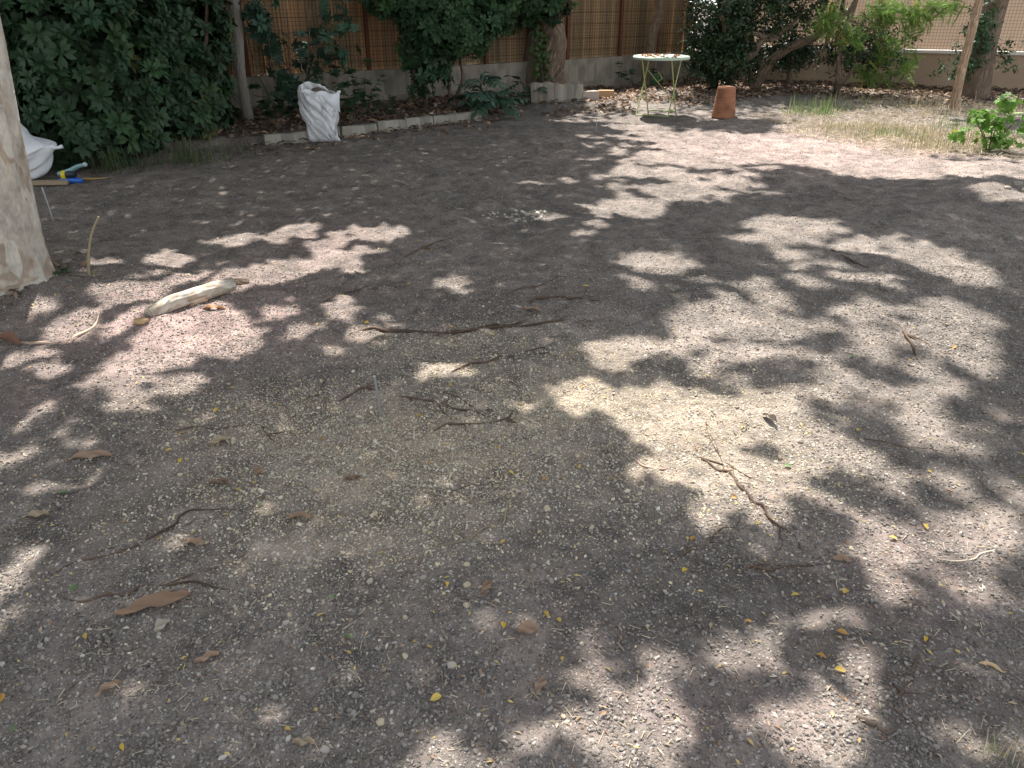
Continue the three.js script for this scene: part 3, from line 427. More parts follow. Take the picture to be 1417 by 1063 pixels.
{ // tree with two twisted stems and ivy
  const b = at([0.513, -13.33]), t = thing('twisted_tree', 'old tree with twisted forked trunk and climbing ivy behind edging stone', 'tree', b), z = b[2];
  stem(t, 'trunk', [[0.708, -0.098, -13.4], [0.628, 0.291, -13.4], [0.686, 0.774, -13.4], [0.61, 1.087, -13.4], [0.69, 1.494, -13.4], [0.724, 2.27, -13.4]].map((p) => p), [0.3, 0.22, 0.19, 0.19, 0.15, 0.13], M.bark, 90, { seg: 18, per: 8, rough: 0.35 });
  stem(t, 'trunk', [[0.403, -0.093, -13.55], [0.361, 0.387, -13.55], [0.391, 0.87, -13.6], [0.337, 1.392, -13.6], [0.239, 2.186, -13.6]], [0.25, 0.18, 0.15, 0.14, 0.1], M.bark, 91, { seg: 14, rough: 0.25 });
  stem(t, 'stem', [[0.812, 0.015, -13.2], [0.594, 0.363, -13.2], [0.543, 0.628, -13.2], [0.652, 0.938, -13.25], [0.707, 1.394, -13.25]], [0.05, 0.05, 0.045, 0.05, 0.05], M.bark, 92, { rough: 0.3 });
  stem(t, 'stem', [[0.567, 0.015, -13.2], [0.69, 0.233, -13.2], [0.803, 0.412, -13.25]], [0.05, 0.045, 0.03], M.bark, 93, { rough: 0.3 });
  foliage(t, [[0.238, 1.494, -13.2, 0.75, 0.45, 0.5, 330], [-0.096, 1.09, -13.3, 0.35, 0.16, 0.3, 50], [0.567, 1.396, -13.1, 0.3, 0.3, 0.25, 80], [-0.3, 2.9, -13.4, 1.1, 0.9, 1.2, 1300]], clusterGeo.whorl, G.mid, 550, { singles: 80, size: [1.0, 1.4] });
  const f = rngOf(77), ivy = thing('ivy', 'light green ivy climbing the dark stem of the twisted tree', 'ivy', [b[0], b[1], -13.2]);
  const ms = []; for (let i = 0; i < 130; i++) { const k = f(), P = k < 0.6 ? [0.425, 0.787, -13.17] : [0.499, 0.369, -13.12]; const p = V(P[0] + rr(-0.12, 0.12, f), P[1] + rr(-0.5, 0.45, f), P[2] + rr(-0.02, 0.03, f)); if (p.y < 0.2) continue; ms.push(M4(p.sub(ivy.position), Q(rr(0.9, 1.7, f), rr(-0.6, 0.6, f), rr(-1, 1, f)), rr(0.8, 1.3, f))); }
  stem(ivy, 'stem', [[0.506, 0.042, -13.15], [0.476, 0.419, -13.16], [0.403, 0.785, -13.2], [0.431, 1.294, -13.25]], [0.012, 0.01, 0.008, 0.005], M.bark, 94);
  ms.forEach((m, i) => { const o = mesh('leaf', clusterGeo.ivy, i % 3 ? G.grass : G.mid, ivy); o.applyMatrix4(m); });
}
function plant(name, label, category, [x, z], spots, geo, mat, stalkH, seed, group) { // stalks that carry leaves, each leaf a part
  const b = at([x, z]), t = thing(name, label, category, b, 0, group), f = rngOf(seed);
  spots.forEach(([dx, dy, dz, n, s]) => {
    stem(t, 'stalk', [[b[0], b[1] - 0.03, b[2]], [b[0] + dx * 0.4, b[1] + dy * 0.6, b[2] + dz * 0.4], [b[0] + dx, b[1] + dy, b[2] + dz]], [0.008, 0.006, 0.003], M.bark, seed);
    for (let i = 0; i < n; i++) { const k = rr(0.45, 1.02, f), yaw = f() * 6.28, m = mesh('leaf', geo, mat, t); m.position.set(dx * k, dy * k, dz * k); m.rotation.set(rr(-0.15, 0.55, f), i * 2.4 + yaw * 0.2, rr(-0.3, 0.3, f), 'YXZ'); m.scale.setScalar(s * rr(0.8, 1.15, f)); }
  });
  return t;
}
plant('walnut_sapling', 'low sapling with large bluish compound leaves spilling over the kerb end', 'plant', [-0.4, -11.017], [[-0.25, 0.3, 0.15, 5, 1], [0, 0.36, 0.3, 6, 1.1], [0.2, 0.3, 0.3, 5, 1.1], [-0.05, 0.65, -0.1, 5, 0.9], [0.3, 0.2, 0.2, 5, 1], [0.15, 0.5, -0.1, 4, 0.8]], clusterGeo.pinnate, G.blue, 0.4, 601);
plant('walnut_sapling', 'small bluish leafed sapling leaning on the weathered edging piece', 'plant', [0.216, -12.494], [[-0.1, 0.35, 0.1, 5, 0.9], [0.2, 0.25, 0.15, 4, 0.8], [-0.25, 0.2, 0, 3, 0.8]], clusterGeo.pinnate, G.blue, 0.3, 602);
plant('weed_plant', 'leafy bright green weed growing behind the kerb beside white sack', 'plant', [-1.998, -10.007], [[-0.1, 0.4, 0.05, 8, 1], [0.12, 0.35, 0.1, 8, 1], [0.3, 0.3, 0, 8, 1], [0.0, 0.22, 0.12, 8, 0.9], [0.35, 0.16, 0.1, 7, 0.9]], clusterGeo.lobed, G.mid, 0.3, 603);
plant('weed_plant', 'low leafy weed on the kerb between white sack and shrub stems', 'plant', [-1.599, -10.243], [[-0.1, 0.2, 0.05, 7, 0.9], [0.1, 0.26, 0.0, 7, 1], [0.15, 0.12, 0.1, 6, 0.9]], clusterGeo.lobed, G.mid, 0.3, 604);
plant('weed_plant', 'tall weed with drooping dark leaves behind the white sack', 'plant', [-2.53, -9.893], [[-0.25, 0.75, 0, 8, 1.3], [0.05, 1.0, 0.05, 9, 1.3], [0.3, 0.95, 0.05, 8, 1.3], [-0.15, 0.5, 0.15, 7, 1.3], [-0.35, 0.35, 0.1, 7, 1.2], [0.2, 0.75, -0.05, 6, 1.2]], clusterGeo.lobed, G.blue, 0.3, 605);
plant('weed_plant', 'taller leafy weed behind the kerb between white sack and shrub', 'plant', [-1.918, -10.49], [[-0.15, 0.6, 0, 10, 1.1], [0.1, 0.7, 0, 10, 1.1], [0.3, 0.5, 0.05, 9, 1], [0, 0.35, 0.1, 9, 1], [-0.25, 0.3, 0.1, 8, 1]], clusterGeo.lobed, G.mid, 0.3, 610);
plant('weed_plant', 'leafy weed growing over the kerb beside the dark shrub', 'plant', [-2.77, -9.459], [[-0.2, 0.45, 0, 9, 1.2], [0.1, 0.4, 0.1, 9, 1.1], [0.25, 0.25, 0.15, 8, 1], [-0.05, 0.2, 0.15, 8, 1]], clusterGeo.lobed, G.dark, 0.3, 611);
plant('weed_plant', 'dark leafy weed crowding behind the white sack', 'plant', [-2.272, -10.243], [[-0.2, 0.7, 0, 10, 1.2], [0.1, 0.85, 0, 10, 1.2], [0.25, 0.55, 0, 9, 1.1], [-0.3, 0.4, 0, 8, 1.1]], clusterGeo.lobed, G.dark, 0.3, 612);
{
  const c = at([-2.907, -10.49]), t = thing('climbing_vine', 'dark leaved vine climbing up the reed fence behind white sack', 'vine', c);
  [[375, 20], [410, 30], [445, 10], [470, 40]].forEach((q, i) => stem(t, 'stem', [[c[0] + (i - 1.5) * 0.1, c[1], c[2]], [c[0] + (i - 1.5) * 0.22, 0.7, c[2] + 0.02], [c[0] + (i - 1.5) * 0.32, 1.7, c[2]]], [0.01, 0.008, 0.005], M.bark, 330 + i, { seg: 5 }));
  foliage(t, [[-3.015, 0.926, -10.6, 0.16, 0.5, 0.15, 26], [-2.468, 0.758, -10.6, 0.35, 0.3, 0.15, 34], [-2.199, 1.084, -10.8, 0.22, 0.4, 0.15, 26], [-2.793, 0.347, -10.4, 0.3, 0.25, 0.15, 40]], clusterGeo.lobed, G.blue, 613, { singles: 60, size: [0.9, 1.4], tilt: 0.8, up: 0.1 });
}
plant('weed_plant', 'thin weed with few leaves against the stained wall by table', 'plant', [1.805, -13.949], [[0, 0.4, 0, 5, 0.9], [0.12, 0.3, 0, 4, 0.9]], clusterGeo.lobed, G.mid, 0.3, 606);
plant('weed_plant', 'small weed against the stained wall behind the table legs', 'plant', [2.057, -14.168], [[0, 0.3, 0, 5, 0.9], [-0.1, 0.2, 0, 4, 0.8]], clusterGeo.lobed, G.mid, 0.3, 607);
{ // thin trunk behind the table
  const b = at([2.337, -14.279]), t = thing('slim_tree', 'slim brown leaning trunk behind the green table', 'tree', b), z = b[2];
  stem(t, 'trunk', [[b[0], -0.05, z], [2.354, 0.562, -14.2], [2.358, 0.902, -14.1], [2.421, 1.23, -14], [2.382, 2.003, -13.9], [2.18, 2.779, -13.9]], [0.11, 0.09, 0.08, 0.065, 0.06, 0.03], M.bark, 110, { rough: 0.25 });
  foliage(t, [[b[0] + 0.3, 3.4, -14.1, 0.6, 0.5, 0.6, 180]], clusterGeo.spray, G.gloss, 560);
  foliage(t, [[2.465, 0.216, -14.1, 0.12, 0.1, 0.1, 7]], clusterGeo.lobed, G.mid, 561);
}
{ // dark glossy multi-stemmed shrub
  const b = at([3.77, -14.168]), t = thing('dark_evergreen', 'big dark glossy evergreen shrub with many bare branches beside clay pot', 'shrub', b);
  const S = [
    [[[3.389, 0.051, -13.9], [3.394, 0.526, -13.9], [3.414, 0.856, -13.9], [3.44, 1.125, -13.9], [3.253, 1.699, -13.9]], [0.12, 0.09, 0.07, 0.06, 0.04], M.bark],
    [[[3.623, 0.038, -13.7], [3.641, 0.424, -13.5], [3.867, 0.626, -13.4], [3.999, 0.827, -13.4], [4.259, 0.932, -13.4], [4.51, 1.139, -13.4]], [0.09, 0.075, 0.06, 0.055, 0.045, 0.02], M.bark],
    [[[3.571, 0.905, -13.3], [3.83, 0.926, -13.3], [4.067, 0.837, -13.4], [4.213, 0.858, -13.4]], [0.02, 0.035, 0.045, 0.05], M.bark],
    [[[4.121, 0.018, -14], [4.166, 0.189, -13.9], [4.351, 0.533, -13.8], [4.565, 0.704, -13.7], [4.914, 0.87, -13.6], [5.203, 1.185, -13.6]], [0.11, 0.09, 0.075, 0.07, 0.055, 0.03], M.bark],
    [[[4.032, 0.054, -14.1], [4.029, 0.342, -14.1], [4.022, 0.736, -14.1], [3.871, 1.388, -14.1]], [0.06, 0.05, 0.04, 0.03], M.bark],
    [[[3.28, 1.395, -13.2], [3.238, 1.195, -13.2], [3.329, 1.01, -13.25], [3.361, 0.774, -13.4]], [0.03, 0.035, 0.04, 0.04], M.bark],
    [[[4.915, 0.039, -14.6], [4.891, 0.419, -14.6], [4.881, 0.938, -14.6]], [0.05, 0.045, 0.04], M.bark],
  ];
  S.forEach(([p, r, m], i) => stem(t, 'branch', p, r, m, 120 + i, { rough: 0.2 }));
  foliage(t, [[3.341, 1.136, -13.5, 0.5, 0.42, 0.5, 370], [3.49, 0.602, -13.6, 0.4, 0.42, 0.4, 520], [3.142, 0.758, -13.7, 0.22, 0.45, 0.3, 130], [3.078, 0.375, -13.7, 0.16, 0.2, 0.2, 40], [4.043, 1.237, -13.6, 0.6, 0.3, 0.5, 220], [4.094, 0.463, -14, 0.4, 0.25, 0.3, 90], [4.744, 0.575, -14, 0.4, 0.16, 0.3, 150], [4.793, 1.286, -13.8, 0.5, 0.25, 0.4, 120], [4.601, 0.731, -14.2, 0.5, 0.25, 0.3, 110], [4.2, 2.3, -13.9, 1.3, 0.8, 1.0, 1400]], clusterGeo.spray, G.gloss, 570, { singles: 130, up: 0.2, shell: 0.5, tilt: 0.9 });
}
{ // feathery tree with hanging light foliage
  const b = at([5.233, -13.232]), t = thing('pepper_tree', 'feathery light green tree with slender forked stem and hanging foliage', 'tree', b);
  stem(t, 'trunk', [[b[0], b[1] - 0.05, b[2]], [5.162, 0.22, -13], [5.093, 0.693, -13], [5.135, 1.05, -13], [5.208, 1.396, -13], [5.213, 2.156, -13]], [0.06, 0.05, 0.045, 0.04, 0.035, 0.03], M.bark, 130, { rough: 0.2 });
  stem(t, 'branch', [[5.144, 0.214, -12.95], [5.244, 0.304, -12.9], [5.334, 0.472, -12.9], [5.427, 0.514, -12.9]], [0.03, 0.03, 0.028, 0.014], M.bark, 131, { rough: 0.2 });
  stem(t, 'branch', [[4.883, 0.687, -13.1], [4.961, 0.995, -13.1], [5.128, 1.249, -13], [5.243, 1.494, -13]], [0.03, 0.035, 0.03, 0.03], M.bark, 132, { rough: 0.2 });
  stem(t, 'branch', [[5.165, 1.12, -13], [5.392, 1.039, -13], [5.554, 0.963, -12.9]], [0.015, 0.012, 0.006], M.bark, 133);
  foliage(t, [[4.669, 1.16, -12.6, 0.28, 0.36, 0.25, 80], [5.547, 1.255, -12.7, 0.4, 0.4, 0.35, 110], [5.967, 1.158, -12.7, 0.34, 0.45, 0.3, 80], [5.745, 0.706, -12.8, 0.34, 0.45, 0.25, 70], [5.5, 0.397, -12.8, 0.14, 0.25, 0.15, 30], [6.233, 1.303, -12.7, 0.2, 0.25, 0.2, 40], [5.082, 0.966, -12.6, 0.3, 0.35, 0.2, 36], [5.984, 0.567, -12.6, 0.2, 0.3, 0.2, 30], [5.679, 0.345, -12.8, 0.22, 0.15, 0.2, 22], [6.47, 1.352, -12.6, 0.2, 0.2, 0.2, 26], [5.8, 2.5, -12.8, 1.5, 0.6, 0.9, 90]], clusterGeo.feather, G.bright, 580, { singles: 90, shell: 0.6, up: 0.35, tilt: 0.8, size: [0.7, 1.2] });
  foliage(t, [[5.428, 0.791, -13.1, 0.45, 0.35, 0.3, 120], [5.835, 0.537, -13, 0.3, 0.35, 0.3, 70], [5.273, 0.628, -13.2, 0.35, 0.15, 0.3, 60]], clusterGeo.spray, G.gloss, 581, { tilt: 0.9 });
}
{ // the two leaning trunks at the right
  const b = at([6.33, -11.597]), t = thing('leaning_tree', 'slim light brown leaning trunk in front of the thick dark trunk', 'tree', b);
  stem(t, 'trunk', [[b[0], b[1] - 0.05, b[2]], [6.309, 0.358, -11.6], [6.308, 0.78, -11.6], [6.312, 1.276, -11.6], [6.308, 2.085, -11.6], [6.265, 2.877, -11.6]], [0.07, 0.06, 0.055, 0.055, 0.05, 0.03], M.barkPale, 140, { rough: 0.12 });
  foliage(t, [[7.3, 3.0, -11.9, 0.9, 0.5, 0.8, 250]], clusterGeo.spray, G.mid, 590);
  const c = at([7.308, -12.946]), u = thing('leaning_tree', 'thick dark leaning trunk overgrown with climbing leaves beside slim trunk', 'tree', c);
  stem(u, 'trunk', [[c[0], c[1] - 0.1, c[2]], [7.257, 0.388, -12.9], [7.254, 0.801, -12.9], [7.268, 1.3, -12.9], [7.278, 2.15, -12.9]], [0.27, 0.2, 0.18, 0.17, 0.15], M.bark, 141, { seg: 14, rough: 0.2 });
  foliage(u, [[6.989, 0.715, -12.65, 0.1, 0.42, 0.12, 60], [6.988, 1.11, -12.65, 0.1, 0.3, 0.12, 30], [6.7, 0.465, -12.6, 0.16, 0.25, 0.2, 18], [7.484, 0.61, -12.7, 0.2, 0.15, 0.2, 14], [8.6, 3.0, -13.2, 1.0, 0.7, 0.9, 400]], clusterGeo.spray, G.mid, 591, { singles: 40 });
}
plant('weed_plant', 'spindly weed with pale leaves against the tan wall', 'plant', [7.025, -14.393], [[0.05, 0.35, 0, 6, 0.9], [0.35, 0.55, 0, 7, 0.9], [-0.1, 0.2, 0.05, 4, 0.8]], clusterGeo.lobed, G.grass, 0.3, 608);
{
  const b = at([5.078, -8.431]), t = thing('green_bush', 'fresh bright green leafy bush standing in the dry grass', 'bush', b);
  for (let i = 0; i < 6; i++) { const a = i * 1.05; stem(t, 'branch', [[b[0], b[1] - 0.03, b[2]], [b[0] + Math.cos(a) * 0.1, b[1] + 0.16, b[2] + Math.sin(a) * 0.08], [b[0] + Math.cos(a) * 0.24, b[1] + 0.34, b[2] + Math.sin(a) * 0.16]], [0.008, 0.006, 0.003], M.bark, 300 + i, { seg: 5 }); }
  foliage(t, [[b[0], b[1] + 0.26, b[2], 0.27, 0.18, 0.2, 90], [b[0] - 0.17, b[1] + 0.36, b[2], 0.16, 0.08, 0.14, 34], [b[0] + 0.06, b[1] + 0.47, b[2], 0.14, 0.1, 0.14, 34], [b[0] + 0.3, b[1] + 0.3, b[2], 0.12, 0.1, 0.14, 26], [b[0] - 0.33, b[1] + 0.18, b[2], 0.12, 0.08, 0.12, 20], [b[0] + 0.05, b[1] + 0.1, b[2] + 0.05, 0.26, 0.12, 0.2, 60]], clusterGeo.lobed, leafMat(C(0.15, 0.30, 0.045), 0.5, 0.7), 609, { singles: 120, size: [0.4, 0.72], tilt: 0.9 });
}

// ---------------------------------------------------------------- grass, straw and litter nobody could count
function blades(name, label, category, list, geo, mat, seed, colors) { // list: [x, z, ax, az, n, h0, h1]
  const f = rngOf(seed), ms = [], cs = [];
  for (const [x, z, ax, az, n, h0, h1] of list) for (let i = 0; i < n; i++) { const a = f() * 6.283, r = Math.sqrt(-Math.log(1 - 0.93 * f())) * 0.75, px = x + Math.cos(a) * r * ax, pz = z + Math.sin(a) * r * az; const dens = fbm(px * 3, pz * 3, seed, 2); if (f() > sstep(0.35, 0.6, dens)) continue; ms.push(M4(V(px, gh(px, pz) - 0.005, pz), Q(-1.57 + rr(0, 1.45, f), f() * 6.283, rr(-0.3, 0.3, f)), V(1, 1, 1).multiplyScalar(rr(h0, h1, f)))); const c = colors[(f() * colors.length) | 0], k = rr(0.75, 1.25, f); cs.push(C(c[0] * k, c[1] * k, c[2] * k)); }
  const o = stuffInstanced(name, geo, mat, ms, cs); return tag(o, label, category);
}
const bladeG = leafGeo(1, 0.035, { bend: -0.35, fold: 0.3, wide: 0.3, seg: 4 }), bladeM = leafMat(C(1, 1, 1), 0.3, 0.85);
blades('grass_tufts', 'long green grass at the foot of the dark shrubs', 'grass', [[-3.812, -7.387, 0.35, 0.25, 130, 0.08, 0.3], [-3.12, -7.731, 0.35, 0.3, 170, 0.08, 0.33], [-3.528, -7.521, 0.5, 0.25, 130, 0.06, 0.2], [-2.862, -8.265, 0.3, 0.25, 70, 0.06, 0.2]], bladeG, bladeM, 701, [[0.05, 0.095, 0.035], [0.07, 0.11, 0.04], [0.13, 0.125, 0.06]]);
blades('dry_grass', 'dry straw coloured grass and weeds in front of the tan wall', 'grass', [[4.34, -9.781, 0.9, 0.7, 2600, 0.03, 0.13], [4.924, -9.012, 0.9, 0.7, 2800, 0.03, 0.15], [4.306, -8.559, 1.1, 0.35, 2200, 0.02, 0.09], [5.802, -9.256, 0.6, 0.8, 1100, 0.04, 0.16], [5.675, -11.751, 1.6, 0.9, 1200, 0.04, 0.18], [6.822, -11.017, 1.2, 1, 900, 0.06, 0.25], [1.087, -1.14, 0.09, 0.07, 130, 0.02, 0.07]], bladeG, bladeM, 702, [[0.48, 0.39, 0.26], [0.42, 0.345, 0.23], [0.55, 0.47, 0.34], [0.3, 0.245, 0.16], [0.16, 0.2, 0.08], [0.2, 0.24, 0.1]]);
blades('green_grass', 'tufts of green grass standing between pot and dry grass', 'grass', [[4.06, -11.017, 0.35, 0.25, 330, 0.12, 0.3], [4.518, -11.597, 0.4, 0.3, 250, 0.12, 0.32], [4.418, -9.256, 0.4, 0.25, 260, 0.05, 0.16], [5.636, -10.065, 0.4, 0.4, 200, 0.1, 0.25]], bladeG, bladeM, 703, [[0.12, 0.2, 0.06], [0.17, 0.24, 0.09], [0.25, 0.28, 0.12]]);
{
  const f = rngOf(801), dl = leafGeo(0.09, 0.045, { bend: 0.35, fold: 0.5, seg: 3 }), ms = [], cs = [], tones = [[0.17, 0.105, 0.07], [0.25, 0.16, 0.105], [0.12, 0.08, 0.055], [0.36, 0.26, 0.18], [0.09, 0.065, 0.045]];
  const put = (x, z, s) => { ms.push(M4(V(x, gh(x, z) + rr(0.008, 0.035, f), z), Q(rr(-0.5, 0.5, f), f() * 6.283, rr(-0.6, 0.6, f)), rr(0.6, 1.3, f) * s)); const t = tones[(f() * tones.length) | 0], k = rr(0.8, 1.3, f); cs.push(C(t[0] * k, t[1] * k, t[2] * k)); };
  for (let i = 0; i < 2400; i++) { const x = rr(-4.5, 0.1, f), z = lineZ(WALL_A, x) + 0.15 + f() * (kerbZ(x) - lineZ(WALL_A, x) - 0.25); put(x, z, 1); }
  for (let i = 0; i < 4600; i++) { const x = rr(0.4, 4.2, f), z = lineZ(WALL_A, x) + 0.15 + Math.pow(f(), 1.3) * 3.1; if (f() < sstep(0, 0.3, fbm(x * 2, z * 2, 88, 2) - 0.2 - 0.35 * sstep(-12.4, -11.2, z))) put(x, z, 0.9); }
  for (let i = 0; i < 5500; i++) { const x = rr(3.4, 10, f), z = lineZ(WALL_B, x) + 0.15 + Math.pow(f(), 1.5) * 2.4; put(x, z, 0.85); }
  for (let i = 0; i < 260; i++) { const x = rr(-2.9, -0.2, f), z = kerbZ(x) + 0.06 + Math.pow(f(), 2) * 0.7; put(x, z, 0.8); }
  for (let i = 0; i < 150; i++) { const a = f() * 6.283, q = 0.46 + 0.3 * f() * f(); put(-3.1 + Math.cos(a) * q, -4.1 + Math.sin(a) * q, rr(0.3, 0.6, f)); }
  tag(stuffInstanced('leaf_litter', dl, G.dry, ms, cs), 'carpet of dead brown leaves in the bed and along the walls', 'leaves');
}
{ // loose gravel, clods and chaff on the soil
  const f = rngOf(900), stone = []; for (let k = 0; k < 3; k++) { const g = mergeVertices(bare(k === 1 ? new THREE.OctahedronGeometry(1, 0) : new THREE.IcosahedronGeometry(1, 0)).deleteAttribute('normal')), p = g.attributes.position; for (let i = 0; i < p.count; i++) { const n = 0.7 + 0.6 * f(); p.setXYZ(i, p.getX(i) * n, p.getY(i) * n * 0.62, p.getZ(i) * n * 0.85); } const q = g.toNonIndexed(); q.computeVertexNormals(); stone.push(q); }
  const sets = [[], [], []], cols = [[], [], []];
  const inView = (x, z) => z < -0.95 && z > -13 && Math.abs(x) < 0.74 * -z + 0.7;
  const tonesG = [[0.48, 0.425, 0.31], [0.50, 0.46, 0.38], [0.39, 0.345, 0.255], [0.32, 0.29, 0.245], [0.43, 0.355, 0.23], [0.25, 0.22, 0.18]], tonesS = [[0.175, 0.155, 0.137], [0.135, 0.12, 0.106], [0.205, 0.183, 0.163], [0.25, 0.222, 0.2], [0.36, 0.335, 0.295], [0.25, 0.22, 0.185]];
  const add = (x, z, s, t) => { const k = (f() * 3) | 0, b = rr(0.75, 1.25, f); sets[k].push(M4(V(x, gh(x, z) + s * 0.15, z), Q(f() * 0.8, f() * 6.28, f() * 0.8), V(s * rr(0.8, 1.3, f), s * rr(0.6, 1, f), s))); cols[k].push(C(t[0] * b, t[1] * b, t[2] * b)); };
  for (let i = 0; i < 640000; i++) {
    // nearer soil carries the visible grains; sample evenly over the area with more tries close by
    const near = f() < 0.62, z = near ? -0.95 - 3.6 * Math.pow(f(), 0.8) : -0.95 - 10 * f(), x = rr(-1, 1, f) * (0.74 * -z + 0.7);
    const g = field(GRAVEL, x, z), c = fbm(x * 2.5 + 4, z * 2.5 + 9, 301, 3), r = f();
    if (r < g * 1.15 * (0.5 + c)) add(x, z, 0.002 + 0.0042 * Math.pow(f(), 2.2) + (f() < 0.012 ? 0.006 : 0), tonesG[(f() * 6) | 0]);
    else if (r < 0.3 + 0.4 * sstep(0.35, 0.65, c)) add(x, z, 0.002 + 0.006 * Math.pow(f(), 3) + (f() < 0.02 ? 0.005 * f() : 0), f() < 0.93 - 0.25 * field(DUST, x, z) ? tonesS[(f() * 3.3) | 0] : tonesS[4 + ((f() * 2) | 0)]);
  }
  const gm = new THREE.MeshStandardMaterial({ color: 0xffffff, roughness: 0.95 });
  sets.forEach((s, k) => tag(stuffInstanced('loose_gravel', stone[k], gm, s, cols[k]), 'loose fine gravel and soil crumbs strewn over the yard', 'gravel', 'loose gravel on the soil'));
  // chaff: short pale straws and bits of twig
  const chG = new THREE.BoxGeometry(0.0014, 0.0012, 1), ms = [], cs = [];
  for (let i = 0; i < 6500; i++) {
    const z = -0.95 - 10.5 * Math.pow(f(), 1.25), x = rr(-1, 1, f) * (0.74 * -z + 0.7), c = fbm(x * 1.4 + 90, z * 1.4, 311, 3), right = sstep(-1, 2.5, x) * 0.35; if (f() > sstep(0.38, 0.65, c + right - 0.1) + 0.1) continue;
    ms.push(M4(V(x, gh(x, z) + 0.004, z), Q(rr(-0.12, 0.12, f), f() * 6.283, 0), V(rr(0.6, 1.5, f), 1, rr(0.008, 0.036, f)))); const k = rr(0.6, 1.2, f), d = f() < 0.35; cs.push(d ? C(0.16 * k, 0.11 * k, 0.08 * k) : C(0.40 * k, 0.34 * k, 0.24 * k));
  }
  tag(stuffInstanced('straw_chaff', chG, std(0xffffff, 0.9), ms, cs), 'short straws and twig bits scattered over the soil', 'straw');
  { // bleached straw lying among the weeds
    const sm = [], sc = []; for (let i = 0; i < 5200; i++) { const a = f() * 6.283, q = Math.sqrt(f()), c = [[4.488, -9.512], [5.127, -8.78], [4.519, -10.682], [6.199, -11.751]][i % 4], x = c[0] + Math.cos(a) * q * 1.3, z = c[1] + Math.sin(a) * q * 0.85; sm.push(M4(V(x, gh(x, z) + rr(0.005, 0.04, f), z), Q(rr(-0.35, 0.35, f), f() * 6.283, 0), V(rr(1.5, 3, f), 2, rr(0.04, 0.14, f)))); const k = rr(0.7, 1.2, f); sc.push(C(0.5 * k, 0.41 * k, 0.29 * k)); }
    tag(stuffInstanced('dry_straw', chG, std(0xffffff, 0.9), sm, sc), 'bleached straw lying flat among the dry weeds', 'straw');
  }
  // wood chips and leaf crumbs
  const cg = leafGeo(1, 0.45, { bend: 0.3, fold: 0.35, seg: 2 }), m2 = [], c2 = [], ct = [[0.3, 0.19, 0.12], [0.4, 0.3, 0.2], [0.2, 0.13, 0.09], [0.5, 0.38, 0.15], [0.45, 0.4, 0.33]];
  for (let i = 0; i < 9000; i++) { const z = -0.95 - 11 * Math.pow(f(), 1.2), x = rr(-1, 1, f) * (0.74 * -z + 0.7); m2.push(M4(V(x, gh(x, z) + 0.004, z), Q(rr(-0.3, 0.3, f), f() * 6.28, rr(-0.4, 0.4, f)), rr(0.006, 0.022, f))); const t = ct[(f() * 5) | 0], k = rr(0.7, 1.2, f); c2.push(C(t[0] * k, t[1] * k, t[2] * k)); }
  tag(stuffInstanced('leaf_crumbs', cg, G.dry, m2, c2), 'crumbs of dead leaf and bark strewn over the soil', 'leaf crumbs');
}

// ---------------------------------------------------------------- things lying in the yard
function lumpy(sx, sy, sz, seed, detail = 2, rough = 0.3) { const g = mergeVertices(bare(new THREE.IcosahedronGeometry(1, detail)).deleteAttribute('normal')), p = g.attributes.position; for (let i = 0; i < p.count; i++) { const v = V(p.getX(i), p.getY(i), p.getZ(i)), n = 1 - rough / 2 + rough * fbm(v.x * 1.3 + seed + 5, v.y * 1.3 + v.z * 1.7 + 5, seed, 3); p.setXYZ(i, v.x * sx * n, v.y * sy * n, v.z * sz * n); } g.computeVertexNormals(); return g; }
function facet(s) { const f = rngOf(s * 31), g = new THREE.IcosahedronGeometry(1, 1), m = mergeVertices(bare(g).deleteAttribute('normal'), 1e-3), p = m.attributes.position; for (let i = 0; i < p.count; i++) { const n = rr(0.72, 1.15, f); p.setXYZ(i, clamp(p.getX(i) * n, -0.8, 0.85), clamp(p.getY(i) * n * 0.7, -0.5, 0.45), p.getZ(i) * n * 0.75); } const q = m.toNonIndexed(); q.computeVertexNormals(); return q; }
